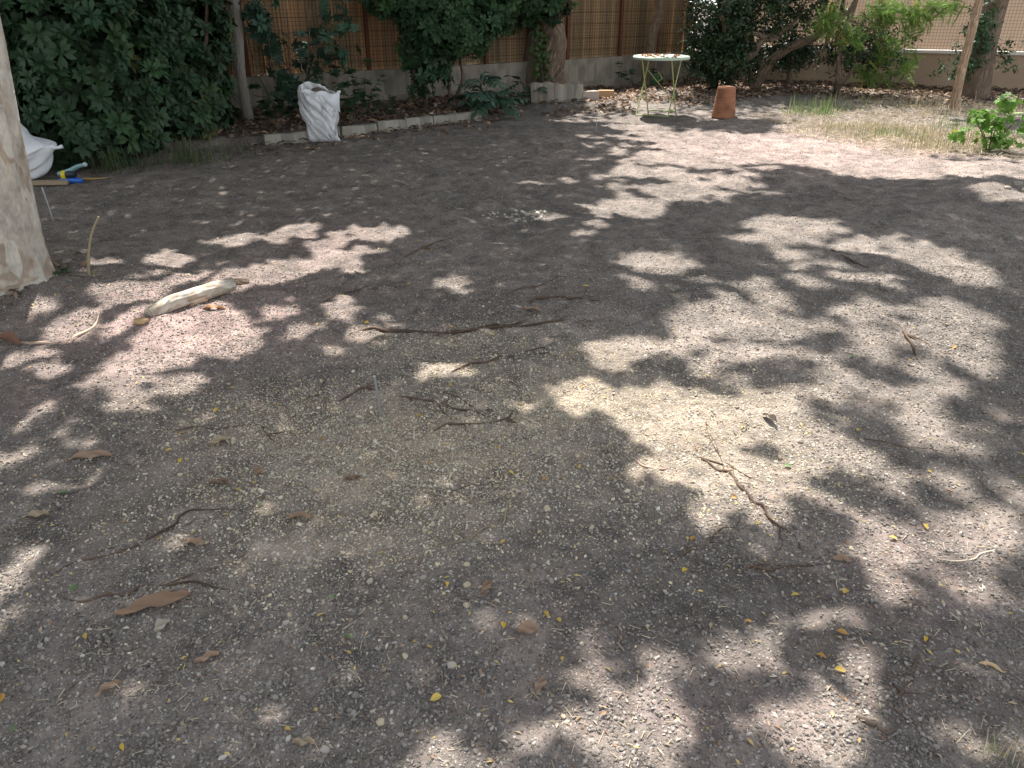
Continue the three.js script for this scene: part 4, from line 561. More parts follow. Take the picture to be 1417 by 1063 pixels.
{ // stones big enough to pick out
  const P = [[-0.132, -1.759], [0.062, -1.753], [0.032, -1.697], [-0.128, -1.68], [-0.151, -1.396], [-0.376, -1.307], [-0.305, -1.231], [-0.124, -1.602], [-0.17, -1.526], [0.114, -2.037], [0.317, -2.117], [-0.371, -1.255], [-0.019, -1.896], [-0.273, -1.431], [-0.186, -1.493], [-0.557, -2.147], [0.245, -2.065], [-1.478, -2.639], [-1.476, -2.572], [-1.38, -2.68], [-0.406, -1.7], [-0.608, -1.55], [-0.886, -2.326], [1.142, -2.71], [1.265, -2.634], [1.038, -1.865], [1.196, -1.408], [0.618, -1.511], [0.833, -1.844], [0.522, -1.716], [1.442, -2.539], [0.201, -1.861], [0.465, -2.759], [-0.778, -2.698], [-0.117, -1.844], [1.479, -2.326], [-0.7, -1.443], [-1.188, -1.451], [-1.537, -2.583], [-0.43, -1.585], [-0.246, -1.716], [-0.007, -1.572], [-0.089, -1.431], [-0.29, -1.572], [0.34, -1.747], [-0.77, -2.424], [-0.022, -2.326], [-0.21, -2.065], [0.197, -2.528], [0.37, -2.475], [-0.434, -1.987], [-0.806, -1.778], [-1.151, -2.233], [0.584, -1.627], [-1.159, -1.307], [-0.98, -1.225], [-0.756, -1.205], [-0.57, -1.307], [-0.414, -1.149], [-0.24, -1.168], [0.12, -1.245]];
  const f = rngOf(33), geos = [1, 2, 3, 4].map((s) => facet(s)), mats = [C(0.33, 0.30, 0.25), C(0.24, 0.22, 0.2), C(0.4, 0.34, 0.24), C(0.18, 0.165, 0.15)].map((c) => std(c, 0.95));
  P.forEach(([x, z], i) => { const s = rr(0.006, 0.013, f) * (i < 12 ? 1.2 : 1), o = single('stone', geos[i % 4], mats[(f() * 4) | 0], 'small angular stone lying loose on the bare soil', 'stone', 'stones scattered on the soil'); o.position.set(x, gh(x, z) + s * 0.3, z); o.rotation.set(f(), f() * 6, f()); o.scale.setScalar(s); });
  const W = rngOf(34), wm = [C(0.40, 0.38, 0.34), C(0.33, 0.32, 0.29), C(0.29, 0.26, 0.215)].map((c) => std(c, 0.95));
  for (let i = 0; i < 64; i++) { const a = W() * 6.28, r = Math.sqrt(W()), c = [0.019, -5.771], x = c[0] + Math.cos(a) * r * 0.24, z = c[1] + Math.sin(a) * r * 0.2, s = rr(0.008, 0.022, W), o = single('pale_stone', geos[i % 4], wm[i % 3], 'pale broken stone in the small cluster on open soil', 'stone', 'cluster of pale stones'); o.position.set(x, gh(x, z) + s * 0.05, z); o.rotation.set(W() * 0.5, W() * 6, W() * 0.5); o.scale.setScalar(s); }
  const bigs = [[4.102, -6.299, 0.045], [3.896, -6.082, 0.03], [4.006, -6.036, 0.035]];
  bigs.forEach(([x, z, s], i) => { const o = single('pale_rock', geos[i], wm[2], 'pale rock on the low soil mound near the green bush', 'rock', 'rocks on the mound'); o.position.set(x, gh(x, z) + s * 0.25, z); o.scale.setScalar(s); o.rotation.y = i * 2; });
}
{ // exposed roots and sticks; px paths were measured on the ground
  const rootThing = (path, r, label, name = 'root', mat = M.root, lift = 0.3, group) => {
    const f = rngOf(Math.round(path[0][0] * 1000) + 5000), pts = []; for (let i = 0; i < path.length; i++) { const [x, z] = path[i]; pts.push(V(x, gh(x, z) + r * lift, z)); if (i + 1 < path.length) { const mx = (x + path[i + 1][0]) / 2 + rr(-1, 1, f) * 0.02, mz = (z + path[i + 1][1]) / 2 + rr(-1, 1, f) * 0.02; pts.push(V(mx, gh(mx, mz) + r * (lift + rr(-0.9, 0.5, f)), mz)); } }
    const k = name === 'root' ? 0.68 : 0.8, main = limb(pts, [r * 0.3 * k, r * k, r * 0.85 * k, r * 0.95 * k, r * 0.55 * k, r * 0.2 * k], 7, 5, 0.6, 9); const parts = [main];
    if (name === 'root') for (let q = 0; q < 3; q++) { const i = 1 + Math.floor(f() * (pts.length - 2)), a = pts[i], d = pts[i + 1].clone().sub(a).normalize(), side = f() < 0.5 ? -1 : 1, l = rr(0.08, 0.22, f) * (r > 0.006 ? 1.3 : 0.8), w = rr(0.4, 0.9, f) * side; const c = (t, e) => { const x = a.x + (d.x * Math.cos(w * e) - d.z * Math.sin(w * e)) * l * t, z = a.z + (d.x * Math.sin(w * e) + d.z * Math.cos(w * e)) * l * t; return V(x, gh(x, z) + r * 0.1 * (1 - t) - 0.002 * t, z); }; parts.push(limb([a, c(0.4, 1), c(0.75, 0.7), c(1, 1)], [r * 0.45, r * 0.35, r * 0.25, r * 0.1], 5, 4, 0.4, 4)); }
    const g = mergeGeometries(parts.map((q) => q.toNonIndexed())); return single(name, g, mat, label, name === 'root' ? 'root' : 'stick', group);
  };
  const gr = 'exposed roots on the bare soil';
  rootThing([[-0.807, -3.507], [-0.703, -3.572], [-0.537, -3.553], [-0.301, -3.535], [-0.193, -3.544], [-0.031, -3.61], [0.116, -3.619], [0.228, -3.667], [0.423, -3.687]], 0.013, 'longest dark root lying across the open soil behind the metal rod', 'root', M.root, 0.5);
  rootThing([[-0.389, -3.516], [-0.213, -3.581], [-0.068, -3.648], [0.098, -3.667]], 0.007, 'thin root running alongside the longest dark root', 'root', M.root, 0.5);
  rootThing([[0.096, -3.926], [0.173, -3.981], [0.285, -3.992], [0.362, -3.959], [0.436, -3.992]], 0.012, 'short thick root beside a curled brown leaf', 'root', M.root, 0.6);
  const rest = [[[[-0.267, -3.06], [-0.192, -3.157], [-0.062, -3.219], [0.09, -3.292], [0.176, -3.317]], 0.008], [[[-0.471, -2.854], [-0.355, -2.809], [-0.23, -2.728], [-0.126, -2.692], [-0.048, -2.68]], 0.007], [[[-0.302, -2.561], [-0.193, -2.605], [-0.053, -2.645], [0.01, -2.668]], 0.007], [[[-0.715, -2.815], [-0.641, -2.907], [-0.58, -2.968]], 0.006], [[[-0.408, -2.887], [-0.298, -2.854], [-0.173, -2.759], [-0.054, -2.728]], 0.004], [[[-0.684, -4.734], [-0.48, -5.052], [-0.323, -5.316]], 0.008], [[[-0.034, -4.038], [0.151, -4.192], [0.403, -4.49]], 0.006], [[[-1.3, -2.55], [-1.141, -2.572], [-0.977, -2.583], [-0.881, -2.517]], 0.005], [[[0.474, -1.791], [0.553, -1.861], [0.666, -1.965], [0.747, -2.037]], 0.006], [[[0.587, -1.769], [0.707, -1.782], [0.815, -1.788], [0.94, -1.778]], 0.005], [[[0.904, -1.255], [0.944, -1.318], [1.047, -1.443], [1.092, -1.493]], 0.005], [[[2.056, -4.81], [2.113, -4.645], [2.17, -4.476]], 0.010], [[[1.965, -3.553], [1.899, -3.333], [1.849, -3.112]], 0.009], [[[-0.887, -2.668], [-0.814, -2.854], [-0.786, -3.173]], 0.004], [[[-1.064, -3.798], [-0.955, -4.015], [-0.824, -4.192]], 0.007], [[[-0.261, -2.105], [-0.144, -2.181], [-0.021, -2.233]], 0.003], [[[1.341, -2.528], [1.469, -2.475], [1.68, -2.464]], 0.003]];
  rest.forEach(([p, r]) => rootThing(p, r, 'thin dark root lying exposed on the bare soil', 'root', M.root, 0.5, gr));
  rootThing([[0.684, -2.418], [0.724, -2.364], [0.774, -2.302], [0.789, -2.211], [0.809, -2.105], [0.833, -2.025], [0.839, -1.932], [0.81, -1.855]], 0.008, 'twisted root curving through the largest sunlit patch', 'root', M.root, 0.6);
  rootThing([[0.753, -2.611], [0.777, -2.475], [0.799, -2.349], [0.801, -2.211]], 0.003, 'hair-thin root beside the twisted root in the sunlit patch', 'root', M.root, 0.8);
  rootThing([[0.816, -2.759], [0.762, -2.528], [0.767, -2.326], [0.82, -2.147]], 0.003, 'fine curved root crossing the twisted root in the sunlit patch', 'root', M.root, 0.8);
  rootThing([[-1.306, -1.697], [-1.224, -1.762], [-1.147, -1.828], [-1.084, -1.914], [-1.054, -1.98], [-0.974, -2.014], [-0.868, -2.01]], 0.006, 'long curved root pointing to the yellow and brown leaves', 'root', M.root, 0.5);
  rootThing([[-1.227, -1.605], [-1.118, -1.627], [-1.033, -1.662], [-0.938, -1.68], [-0.834, -1.674], [-0.759, -1.662]], 0.0065, 'long root just behind the big lobed brown leaf', 'root', M.root, 0.5);
  rootThing([[-0.238, -1.851], [-0.129, -1.879], [-0.042, -1.932], [0.003, -2.006], [0.032, -2.073]], 0.004, 'bent straw-coloured twig with a forked end on gravel', 'stick', std(C(0.2, 0.16, 0.11)), 0.8);
  rootThing([[-0.042, -1.925], [-0.02, -2.006], [-0.004, -2.097]], 0.003, 'short twig crossing the bent straw-coloured twig', 'stick', std(C(0.3, 0.25, 0.18)), 0.8);
  rootThing([[0.433, -2.379], [0.471, -2.335], [0.547, -2.326], [0.612, -2.311]], 0.005, 'pale reddish twig at the edge of the sunlit gravel', 'stick', std(C(0.34, 0.24, 0.19)), 0.9);
  rootThing([[1.284, -1.828], [1.387, -1.818], [1.493, -1.872], [1.578, -1.896]], 0.003, 'long bleached straw in a sunlit spot of bare soil', 'stick', std(C(0.5, 0.44, 0.34)), 1);
  rootThing([[1.172, -1.401], [1.197, -1.387], [1.221, -1.368]], 0.006, 'short tan wood splinter beside a white stone', 'stick', std(C(0.4, 0.29, 0.17)), 0.9);
  rootThing([[0.802, -1.245], [0.844, -1.225], [0.89, -1.217]], 0.009, 'dark strip of bark lying in the shade', 'stick', std(C(0.09, 0.065, 0.05)), 0.7);
  rootThing([[-2.096, -3.35], [-2.09, -3.462], [-2.124, -3.697]], 0.008, 'pale peeled twig lying beside the fallen log', 'stick', std(C(0.5, 0.4, 0.3)), 0.9);
  rootThing([[-2.379, -3.35], [-2.225, -3.333], [-2.099, -3.342]], 0.01, 'thin straight stick on the soil near the mottled trunk', 'stick', std(C(0.36, 0.26, 0.2)), 0.8);
  rootThing([[-2.53, -4.241], [-2.431, -4.254], [-2.344, -4.266]], 0.007, 'short grey stick beside the bare sapling', 'stick', std(C(0.24, 0.2, 0.16)), 0.8);
  rootThing([[-0.217, -3.024], [-0.172, -3.082], [-0.256, -3.127], [-0.337, -3.119], [-0.382, -3.082]], 0.003, 'thin curved straw in the round sunlit spot', 'stick', std(C(0.45, 0.38, 0.28)), 1);
  rootThing([[0.921, -1.671], [0.963, -1.716], [0.945, -1.762]], 0.002, 'thin bent straw beside a yellow leaf', 'stick', std(C(0.45, 0.4, 0.28)), 1);
  rootThing([[-3.997, -6.89], [-3.834, -6.949], [-3.621, -6.979]], 0.016, 'yellowish bamboo stick lying at the grass edge by blue tool', 'stick', std(C(0.38, 0.25, 0.09)), 1);
  const tw = thing('bare_sapling', 'thin bare upright twig rooted beside the mottled trunk', 'sapling', at([-2.444, -4.229]));
  stem(tw, 'stem', [[-2.453, -0.013, -4.24], [-2.424, 0.135, -4.24], [-2.371, 0.283, -4.24], [-2.305, 0.386, -4.24]], [0.009, 0.008, 0.006, 0.005], std(C(0.3, 0.26, 0.15)), 3, { seg: 6 });
  stem(tw, 'side_shoot', [[-2.444, 0.022, -4.24], [-2.392, 0.073, -4.22], [-2.354, 0.105, -4.2]], [0.005, 0.004, 0.003], std(C(0.3, 0.26, 0.15)), 4, { seg: 5 });
}
plant('seedling', 'small green seedling at the foot of the mottled trunk', 'plant', [-2.565, -4.204], [[0.02, 0.04, 0.02, 4, 0.35], [-0.04, 0.03, 0.03, 3, 0.35], [0.05, 0.02, 0, 3, 0.3]], clusterGeo.lobed, G.mid, 0.1, 620);
const logTex = dataTex(512, (i, j) => { const u = i / 512, v = j / 512, n = fbm(u * 8 + vn(u * 20, v * 20, 3, 20), v * 12, 402, 4, 8), m = sstep(0.48, 0.56, fbm(u * 14, v * 10, 409, 4, 14)), k = 0.6 + 0.8 * n; return [s8(mix(0.47, 0.36, m) * k), s8(mix(0.42, 0.30, m) * k), s8(mix(0.355, 0.235, m) * k)]; }, true, 1 / 0.5);
{ // fallen log
  const L = thing('fallen_log', 'short pale log lying on sunlit soil beside the mottled trunk', 'log', at([-1.675, -3.798]));
  const y = (x, z, d) => gh(x, z) + d, p = [[-1.857, -3.658], [-1.785, -3.767], [-1.695, -3.872], [-1.607, -3.981], [-1.55, -4.049]], h = [0.012, 0.034, 0.042, 0.05, 0.054], o = L.position;
  mesh('log_wood', limb(p.map(([x, z], i) => V(x - o.x, macro(x, z) + h[i] - o.y, z - o.z)), [0.034, 0.041, 0.042, 0.043, 0.04], 28, 14, 0.2, 5), new THREE.MeshStandardMaterial({ map: logTex, bumpMap: barkBump, bumpScale: 0.008, roughness: 0.9 }), L);
  mesh('peeled_bark', limb(p.slice(1, 4).map(([x, z], i) => V(x - o.x + 0.004, macro(x, z) + h[i + 1] - 0.014 - o.y, z - o.z + 0.006)), [0.01, 0.033, 0.032, 0.01], 20, 12, 0.35, 21), M.barkPale, L);
  mesh('branch_stub', limb([[-1.567, -4.026], [-1.533, -4.073], [-1.487, -4.12]].map(([x, z], i) => V(x - o.x, macro(x, z) + [0.06, 0.055, 0.045][i] - o.y, z - o.z)), [0.024, 0.02, 0.015], 12, 6, 0.25, 8), M.barkPale, L);
  const c = single('bark_chunk', facet(9).scale(0.045, 0.028, 0.035), std(C(0.42, 0.28, 0.15), 0.95), 'orange tan chunk of bark at the end of the log', 'bark'); { const [x, z] = [-1.865, -3.581]; c.position.set(x, gh(x, z) + 0.012, z); }
  const d = single('bark_piece', curlLeaf(0.13, 0.04, 0.7, 0.5, 8, 0.15).rotateY(1.5), leafMat(C(0.34, 0.19, 0.11), 0, 0.95), 'reddish strip of bark in front of the log', 'bark'); { const [x, z] = [-1.573, -3.777]; d.position.set(x, gh(x, z), z); d.rotation.y = 0.3; }
  const e = single('bark_piece', curlLeaf(0.2, 0.07, 0.8, 0.5, 5, 0.1).rotateY(1.4).translate(0, 0.01, 0), leafMat(C(0.17, 0.09, 0.06), 0, 0.9), 'dark reddish curled bark near the thin straight stick', 'bark'); { const [x, z] = [-2.404, -3.333]; e.position.set(x, gh(x, z), z); e.rotation.y = -0.3; }
}
{ // metal rods
  const rod = (p, top, lean, r, label) => { const t = thing('metal_rod', label, 'rod', [p[0], gh(...p), p[1]]); const b = mesh('rod_body', limb([V(0, -0.1, 0), V(lean[0] * 0.5, top * 0.5, lean[1] * 0.5), V(lean[0], top, lean[1])], [r, r, r], 8, 4, 0), M.steel, t); mesh('rod_end', new THREE.SphereGeometry(r * 1.1, 8, 6).translate(lean[0], top, lean[1]), M.steel, t); return b; };
  rod([-0.528, -2.71], 0.185, [-0.012, 0.01], 0.005, 'thin grey metal rod standing upright in gravelly soil');
  rod([-3.384, -5.605], 0.24, [-0.02, 0], 0.005, 'thin metal rod standing in dark soil near bamboo stick');
  rod([1.029, -9.781], 0.22, [0, 0], 0.004, 'thin metal rod standing in soil near the green table');
}
// fallen leaves, each of its own
function curlLeaf(L, W, curl, wide, seed, lobes = 0) {
  const f = rngOf(seed), n = 20, m = 6, pos = [], idx = [];
  for (let i = 0; i <= n; i++) { const t = i / n, w = W / 2 * Math.pow(Math.sin(Math.PI * Math.pow(clamp(t, 0.002, 0.998), Math.log(0.5) / Math.log(wide))), 0.7) * (1 + lobes * Math.sin(t * 21)) + 0.0006; for (let j = 0; j <= m; j++) { const s = j / m * 2 - 1; pos.push(s * w + 0.06 * L * Math.sin(t * 3 + seed), Math.abs(s) * w * curl + 0.1 * L * curl * Math.sin(t * 3.1) + 0.004 * Math.sin(t * 11 + s * 3 + seed), (t - 0.5) * L); } }
  for (let i = 0; i < n; i++) for (let j = 0; j < m; j++) { const a = i * (m + 1) + j, b = a + m + 1; idx.push(a, b, a + 1, b, b + 1, a + 1); }
  const g = new THREE.BufferGeometry(); g.setAttribute('position', new THREE.Float32BufferAttribute(pos, 3)); g.setIndex(idx); g.computeVertexNormals(); return g;
}
{
  const f = rngOf(1200), brown = [C(0.24, 0.155, 0.10), C(0.28, 0.19, 0.13), C(0.19, 0.125, 0.085), C(0.32, 0.25, 0.17)].map((c) => leafMat(c, 0.12, 0.8));
  // measured: where, length, width, heading, curl
  const own = [
    [[-0.973, -1.585], 0.19, 0.062, -1.25, 0.22, 'biggest brown leaf, long and wavy, beside a long root', 0],
    [[-0.927, -1.521], 0.055, 0.032, -0.3, 0.5, 'grey upright dry leaf in front of the biggest brown leaf', 3],
    [[-0.773, -1.422], 0.062, 0.026, -0.9, 0.3, 'reddish brown leaf pointing at the grey upright leaf', 1],
    [[-0.466, -1.169], 0.05, 0.022, -1.4, 0.2, 'pinkish tan chip of bark near a yellow leaf', 3],
    [[-1.521, -2.349], 0.15, 0.045, -1.3, 0.3, 'tan wavy dry leaf lying near sunlit spots by trunk', 1],
    [[-1.53, -2.006], 0.08, 0.034, -1.4, 0.25, 'yellowish tan dry leaf beside a sunlit spot', 3],
    [[-0.953, -1.838], 0.065, 0.036, 1.2, 0.3, 'brown triangular leaf beside the long curved root', 1],
    [[-0.672, -1.98], 0.085, 0.03, 1.45, 0.25, 'brown leaf lying flat on pale gravel', 0],
    [[-1.093, -2.454], 0.075, 0.04, -0.9, 0.4, 'dull olive tan leaf near the thin roots and gravel', 3],
    [[0.042, -1.49], 0.055, 0.042, -1.1, 0.45, 'curled pinkish brown leaf beside two yellow leaf bits', 1],
    [[-0.07, -1.65], 0.06, 0.022, -0.15, 0.3, 'narrow reddish leaf standing beside pale stones', 0],
    [[0.071, -1.322], 0.05, 0.022, -0.5, 0.5, 'small curled orange brown leaf near sunlit soil', 1],
    [[0.109, -3.819], 0.11, 0.055, 1.2, 0.3, 'broad brown leaf beside the short thick root', 1],
    [[1.016, -2.639], 0.075, 0.032, 0.35, 0.4, 'dark shrivelled leaf lying in bright sun', 2],
    [[0.982, -1.795], 0.06, 0.024, 1.3, 0.3, 'pinkish leaf with yellow edge lying in the straw', 1],
    [[-0.884, -2.247], 0.05, 0.03, 0.2, 0.4, 'small orange brown leaf among straws and gravel', 0],
    [[-0.985, -2.151], 0.065, 0.034, -1.2, 0.35, 'rumpled brown leaf among straws and gravel', 2],
    [[-0.55, -2.202], 0.06, 0.022, -1.3, 0.3, 'narrow brown leaf on pale gravel beside a stone', 2],
    [[-0.962, -1.3], 0.06, 0.02, -0.9, 0.6, 'thin curled brown leaf on smooth dusty soil', 1],
  ];
  own.forEach(([p, L, W, a, c, label, k], i) => { const o = single('brown_leaf', curlLeaf(L, W, c, 0.45, 30 + i, i === 0 ? 0.12 : 0.04), i === 13 ? leafMat(C(0.05, 0.04, 0.03), 0, 0.9) : i === 1 ? leafMat(C(0.33, 0.29, 0.24), 0.1, 0.9) : brown[k], label, 'leaf'); o.position.set(p[0], gh(...p) + 0.012, p[1]); o.rotation.set(rr(-0.12, 0.12, f), a, rr(-0.15, 0.15, f)); });
  const Y = [[-1.259, -2.523], [-1.257, -2.398], [-1.063, -1.855], [-1.192, -1.265], [-1.094, -1.463], [-0.829, -1.419], [-0.868, -1.16], [-0.512, -1.203], [-0.916, -2.134], [-0.878, -2.176], [-1.212, -2.822], [-0.957, -2.759], [-0.512, -1.558], [-0.365, -2.651], [-0.287, -2.307], [0.238, -2.311], [-0.004, -2.247], [0.111, -2.216], [-0.027, -1.855], [-0.185, -1.674], [-0.022, -1.516], [0.091, -1.563], [0.125, -1.542], [-0.182, -1.3], [0.129, -1.419], [0.5, -1.74], [0.904, -2.605], [1.335, -2.561], [1.486, -2.297], [1.318, -1.976], [1.184, -1.91], [0.798, -1.659], [0.938, -1.662], [0.867, -1.503], [0.791, -1.436], [0.822, -1.391], [1.08, -1.488], [0.637, -1.553], [0.751, -2.142], [0.783, -1.983], [0.56, -1.907], [1.46, -3.757], [2.169, -3.562], [0.87, -3.06], [-0.873, -4.889], [-0.522, -4.873], [-0.636, -5.052], [-0.489, -4.476], [-0.591, -4.192], [-0.989, -3.619], [-0.841, -3.591], [-0.874, -3.367], [-0.741, -3.629], [-0.309, -3.61], [-0.101, -3.48], [-0.168, -3.212], [-0.724, -2.507], [0.037, -2.784], [0.278, -3.259], [0.299, -2.94], [0.416, -4.131], [-0.261, -2.927], [-2.505, -3.757], [-2.064, -3.454], [-1.199, -2.92], [-1.183, -2.686], [1.818, -3.173], [2.098, -3.333], [1.603, -6.036], [2.463, -8.559], [-1.186, -2.326], [-0.049, -2.424], [-3.757, -6.609], [-3.536, -6.664], [-2.646, -6.609], [-2.886, -6.529], [-2.278, -6.719], [-3.089, -6.036]];
  const yg = [1, 2, 3, 4, 5].map((s) => curlLeaf(1, rr(0.45, 0.65, f), rr(0.3, 0.8, f), 0.5, s * 3)), ym = [C(0.58, 0.40, 0.06), C(0.50, 0.36, 0.09), C(0.62, 0.46, 0.12), C(0.45, 0.25, 0.06)].map((c) => leafMat(c, 0.25, 0.7));
  Y.forEach(([x, z], i) => { const o = single('yellow_leaf', yg[i % 5], ym[(f() * 4) | 0], 'small yellow fallen leaf lying on the bare soil', 'leaf', 'yellow leaves scattered on the soil'); o.position.set(x, gh(x, z) + 0.007, z); o.rotation.set(rr(-0.3, 0.3, f), f() * 6.28, rr(-0.3, 0.3, f)); o.scale.setScalar(rr(0.016, 0.029, f) * (z < -4 ? 1.35 : 1)); });
  const Gn = [[-0.813, -2.037], [-0.499, -1.633], [-1.212, -1.639], [-1.506, -2.134], [-1.125, -1.192], [1.569, -3.227], [-0.428, -1.493], [1, -2.349]], gm = leafMat(C(0.13, 0.21, 0.085), 0.3, 0.7);
  Gn.forEach(([x, z], i) => { const o = single('green_leaf', yg[i % 5], gm, 'small fresh green leaf fallen on the bare soil', 'leaf', 'green leaves scattered on the soil'); o.position.set(x, gh(x, z) + 0.007, z); o.rotation.set(rr(-0.3, 0.3, f), f() * 6.28, rr(-0.3, 0.3, f)); o.scale.setScalar(rr(0.02, 0.03, f)); });
}

// ---------------------------------------------------------------- sacks, tool, table, pot
const sackM = new THREE.MeshPhysicalMaterial({ color: C(0.78, 0.81, 0.86), roughness: 0.55, side: THREE.DoubleSide });
{ // standing white woven sack, mouth folded over
  const S = thing('white_sack', 'crumpled white woven sack standing against the weeds by kerb', 'sack', at([-2.17, -9.108])), nu = 150, nv = 110, pos = [], idx = [], col = [];
  const Hs = 0.60;
  for (let j = 0; j <= nv; j++) for (let i = 0; i <= nu; i++) {
    const v = j / nv, a = i / nu * 6.28319, ca = Math.cos(a), sa = Math.sin(a), aj = (i % nu) / nu;
    // section: flat-ended at the seam below, round in the middle, slack and spread at the mouth
    const wx = 0.19 * (1 - 0.12 * Math.sin(v * 6.5 + 0.7)) * (v < 0.08 ? 1.06 : 1) + 0.02 * sstep(0.75, 1, v), wz = 0.14 * Math.pow(Math.sin(clamp(v * 1.25 + 0.12) * Math.PI * 0.62), 0.6) * (1 - 0.35 * sstep(0.75, 1, v));
    const twist = 0.9 * v, dg = ca * 1.2 + v * 2.6;
    const fold = 0.022 * (Math.abs(2 * vn(dg * 3.2 + 5, (sa + 1.5) * 1.4 + v * 1.2, 301) - 1) - 0.5) + 0.014 * (Math.abs(2 * vn(ca * 5 + v * 9 + 9, sa * 3 + v * 4 + 9, 305) - 1) - 0.5) + 0.004 * (Math.abs(2 * vn(ca * 9 - v * 14 + 30, sa * 7 + v * 16 + 30, 309) - 1) - 0.5);
    const e = Math.pow(Math.abs(ca), 0.75) * Math.sign(ca), g = Math.pow(Math.abs(sa), 0.8) * Math.sign(sa);
    let x = e * (wx + fold), z = g * (wz + fold * 1.4), y = v * Hs;
    x += -0.01 + 0.03 * Math.sin(v * 3.2 + 1) ; 
    const corner = sstep(0.35, 1, ca) * sstep(0.72, 1, v); x += 0.10 * corner; y -= 0.07 * corner;
    const back = sstep(0.0, -1, ca) * sstep(0.7, 1, v); y += 0.02 * back; x += 0.02 * back;
    y += 0.025 * sstep(0.85, 1, v) * Math.sin(a * 3 + 1) - 0.045 * sstep(0.8, 1, v) * Math.max(0, sa);
    if (v < 0.06) { const k = 1 - v / 0.06; z *= 1 - 0.2 * k; x *= 1 + 0.05 * k; }
    pos.push(x, y, z); const gr = 1 - 0.35 * sstep(0.5, 0.75, fbm(ca * 3 + 9, sa * 3 + v * 5 + 9, 311, 4)) - 0.08 * vn(ca * 40 + 50, v * 90, 313); col.push(gr, gr * 0.985, gr * 0.96);
  }
  for (let j = 0; j < nv; j++) for (let i = 0; i < nu; i++) { const a = j * (nu + 1) + i, b = a + nu + 1; idx.push(a, b, a + 1, b, b + 1, a + 1); }
  // the bottom, and what fills the sack
  const c0 = pos.length / 3; pos.push(0, 0.0, 0); col.push(0.8, 0.8, 0.8); for (let i = 0; i < nu; i++) idx.push(c0, i, i + 1);
  const g = new THREE.BufferGeometry(); g.setAttribute('position', new THREE.Float32BufferAttribute(pos, 3)); g.setAttribute('color', new THREE.Float32BufferAttribute(col, 3)); g.setIndex(idx); g.computeVertexNormals();
  const dirty = sackM.clone(); dirty.vertexColors = true; mesh('sack_cloth', g, dirty, S);
  mesh('sack_filling', lumpy(0.165, 0.28, 0.10, 6, 3, 0.15).translate(0, 0.3, 0), std(C(0.12, 0.1, 0.08)), S);
  // the front lip, folded down
  const lp = [], li = []; for (let j = 0; j <= 10; j++) for (let i = 0; i <= 40; i++) { const u = i / 40, v = j / 10; lp.push(mix(-0.15, 0.27, u), 0.57 - 0.05 * u - v * (0.05 + 0.14 * u * u + 0.02 * Math.sin(u * 9)) + 0.01 * Math.sin(u * 14), 0.085 + 0.035 * Math.sin(v * 2.6) - 0.05 * Math.abs(u - 0.4) + 0.012 * Math.sin(u * 17 + v * 3)); }
  for (let j = 0; j < 10; j++) for (let i = 0; i < 40; i++) { const a = j * 41 + i, b = a + 41; li.push(a, b, a + 1, b, b + 1, a + 1); }
  const lg = new THREE.BufferGeometry(); lg.setAttribute('position', new THREE.Float32BufferAttribute(lp, 3)); lg.setIndex(li); lg.computeVertexNormals(); mesh('folded_lip', lg, sackM, S);
  S.rotation.y = -0.1;
}
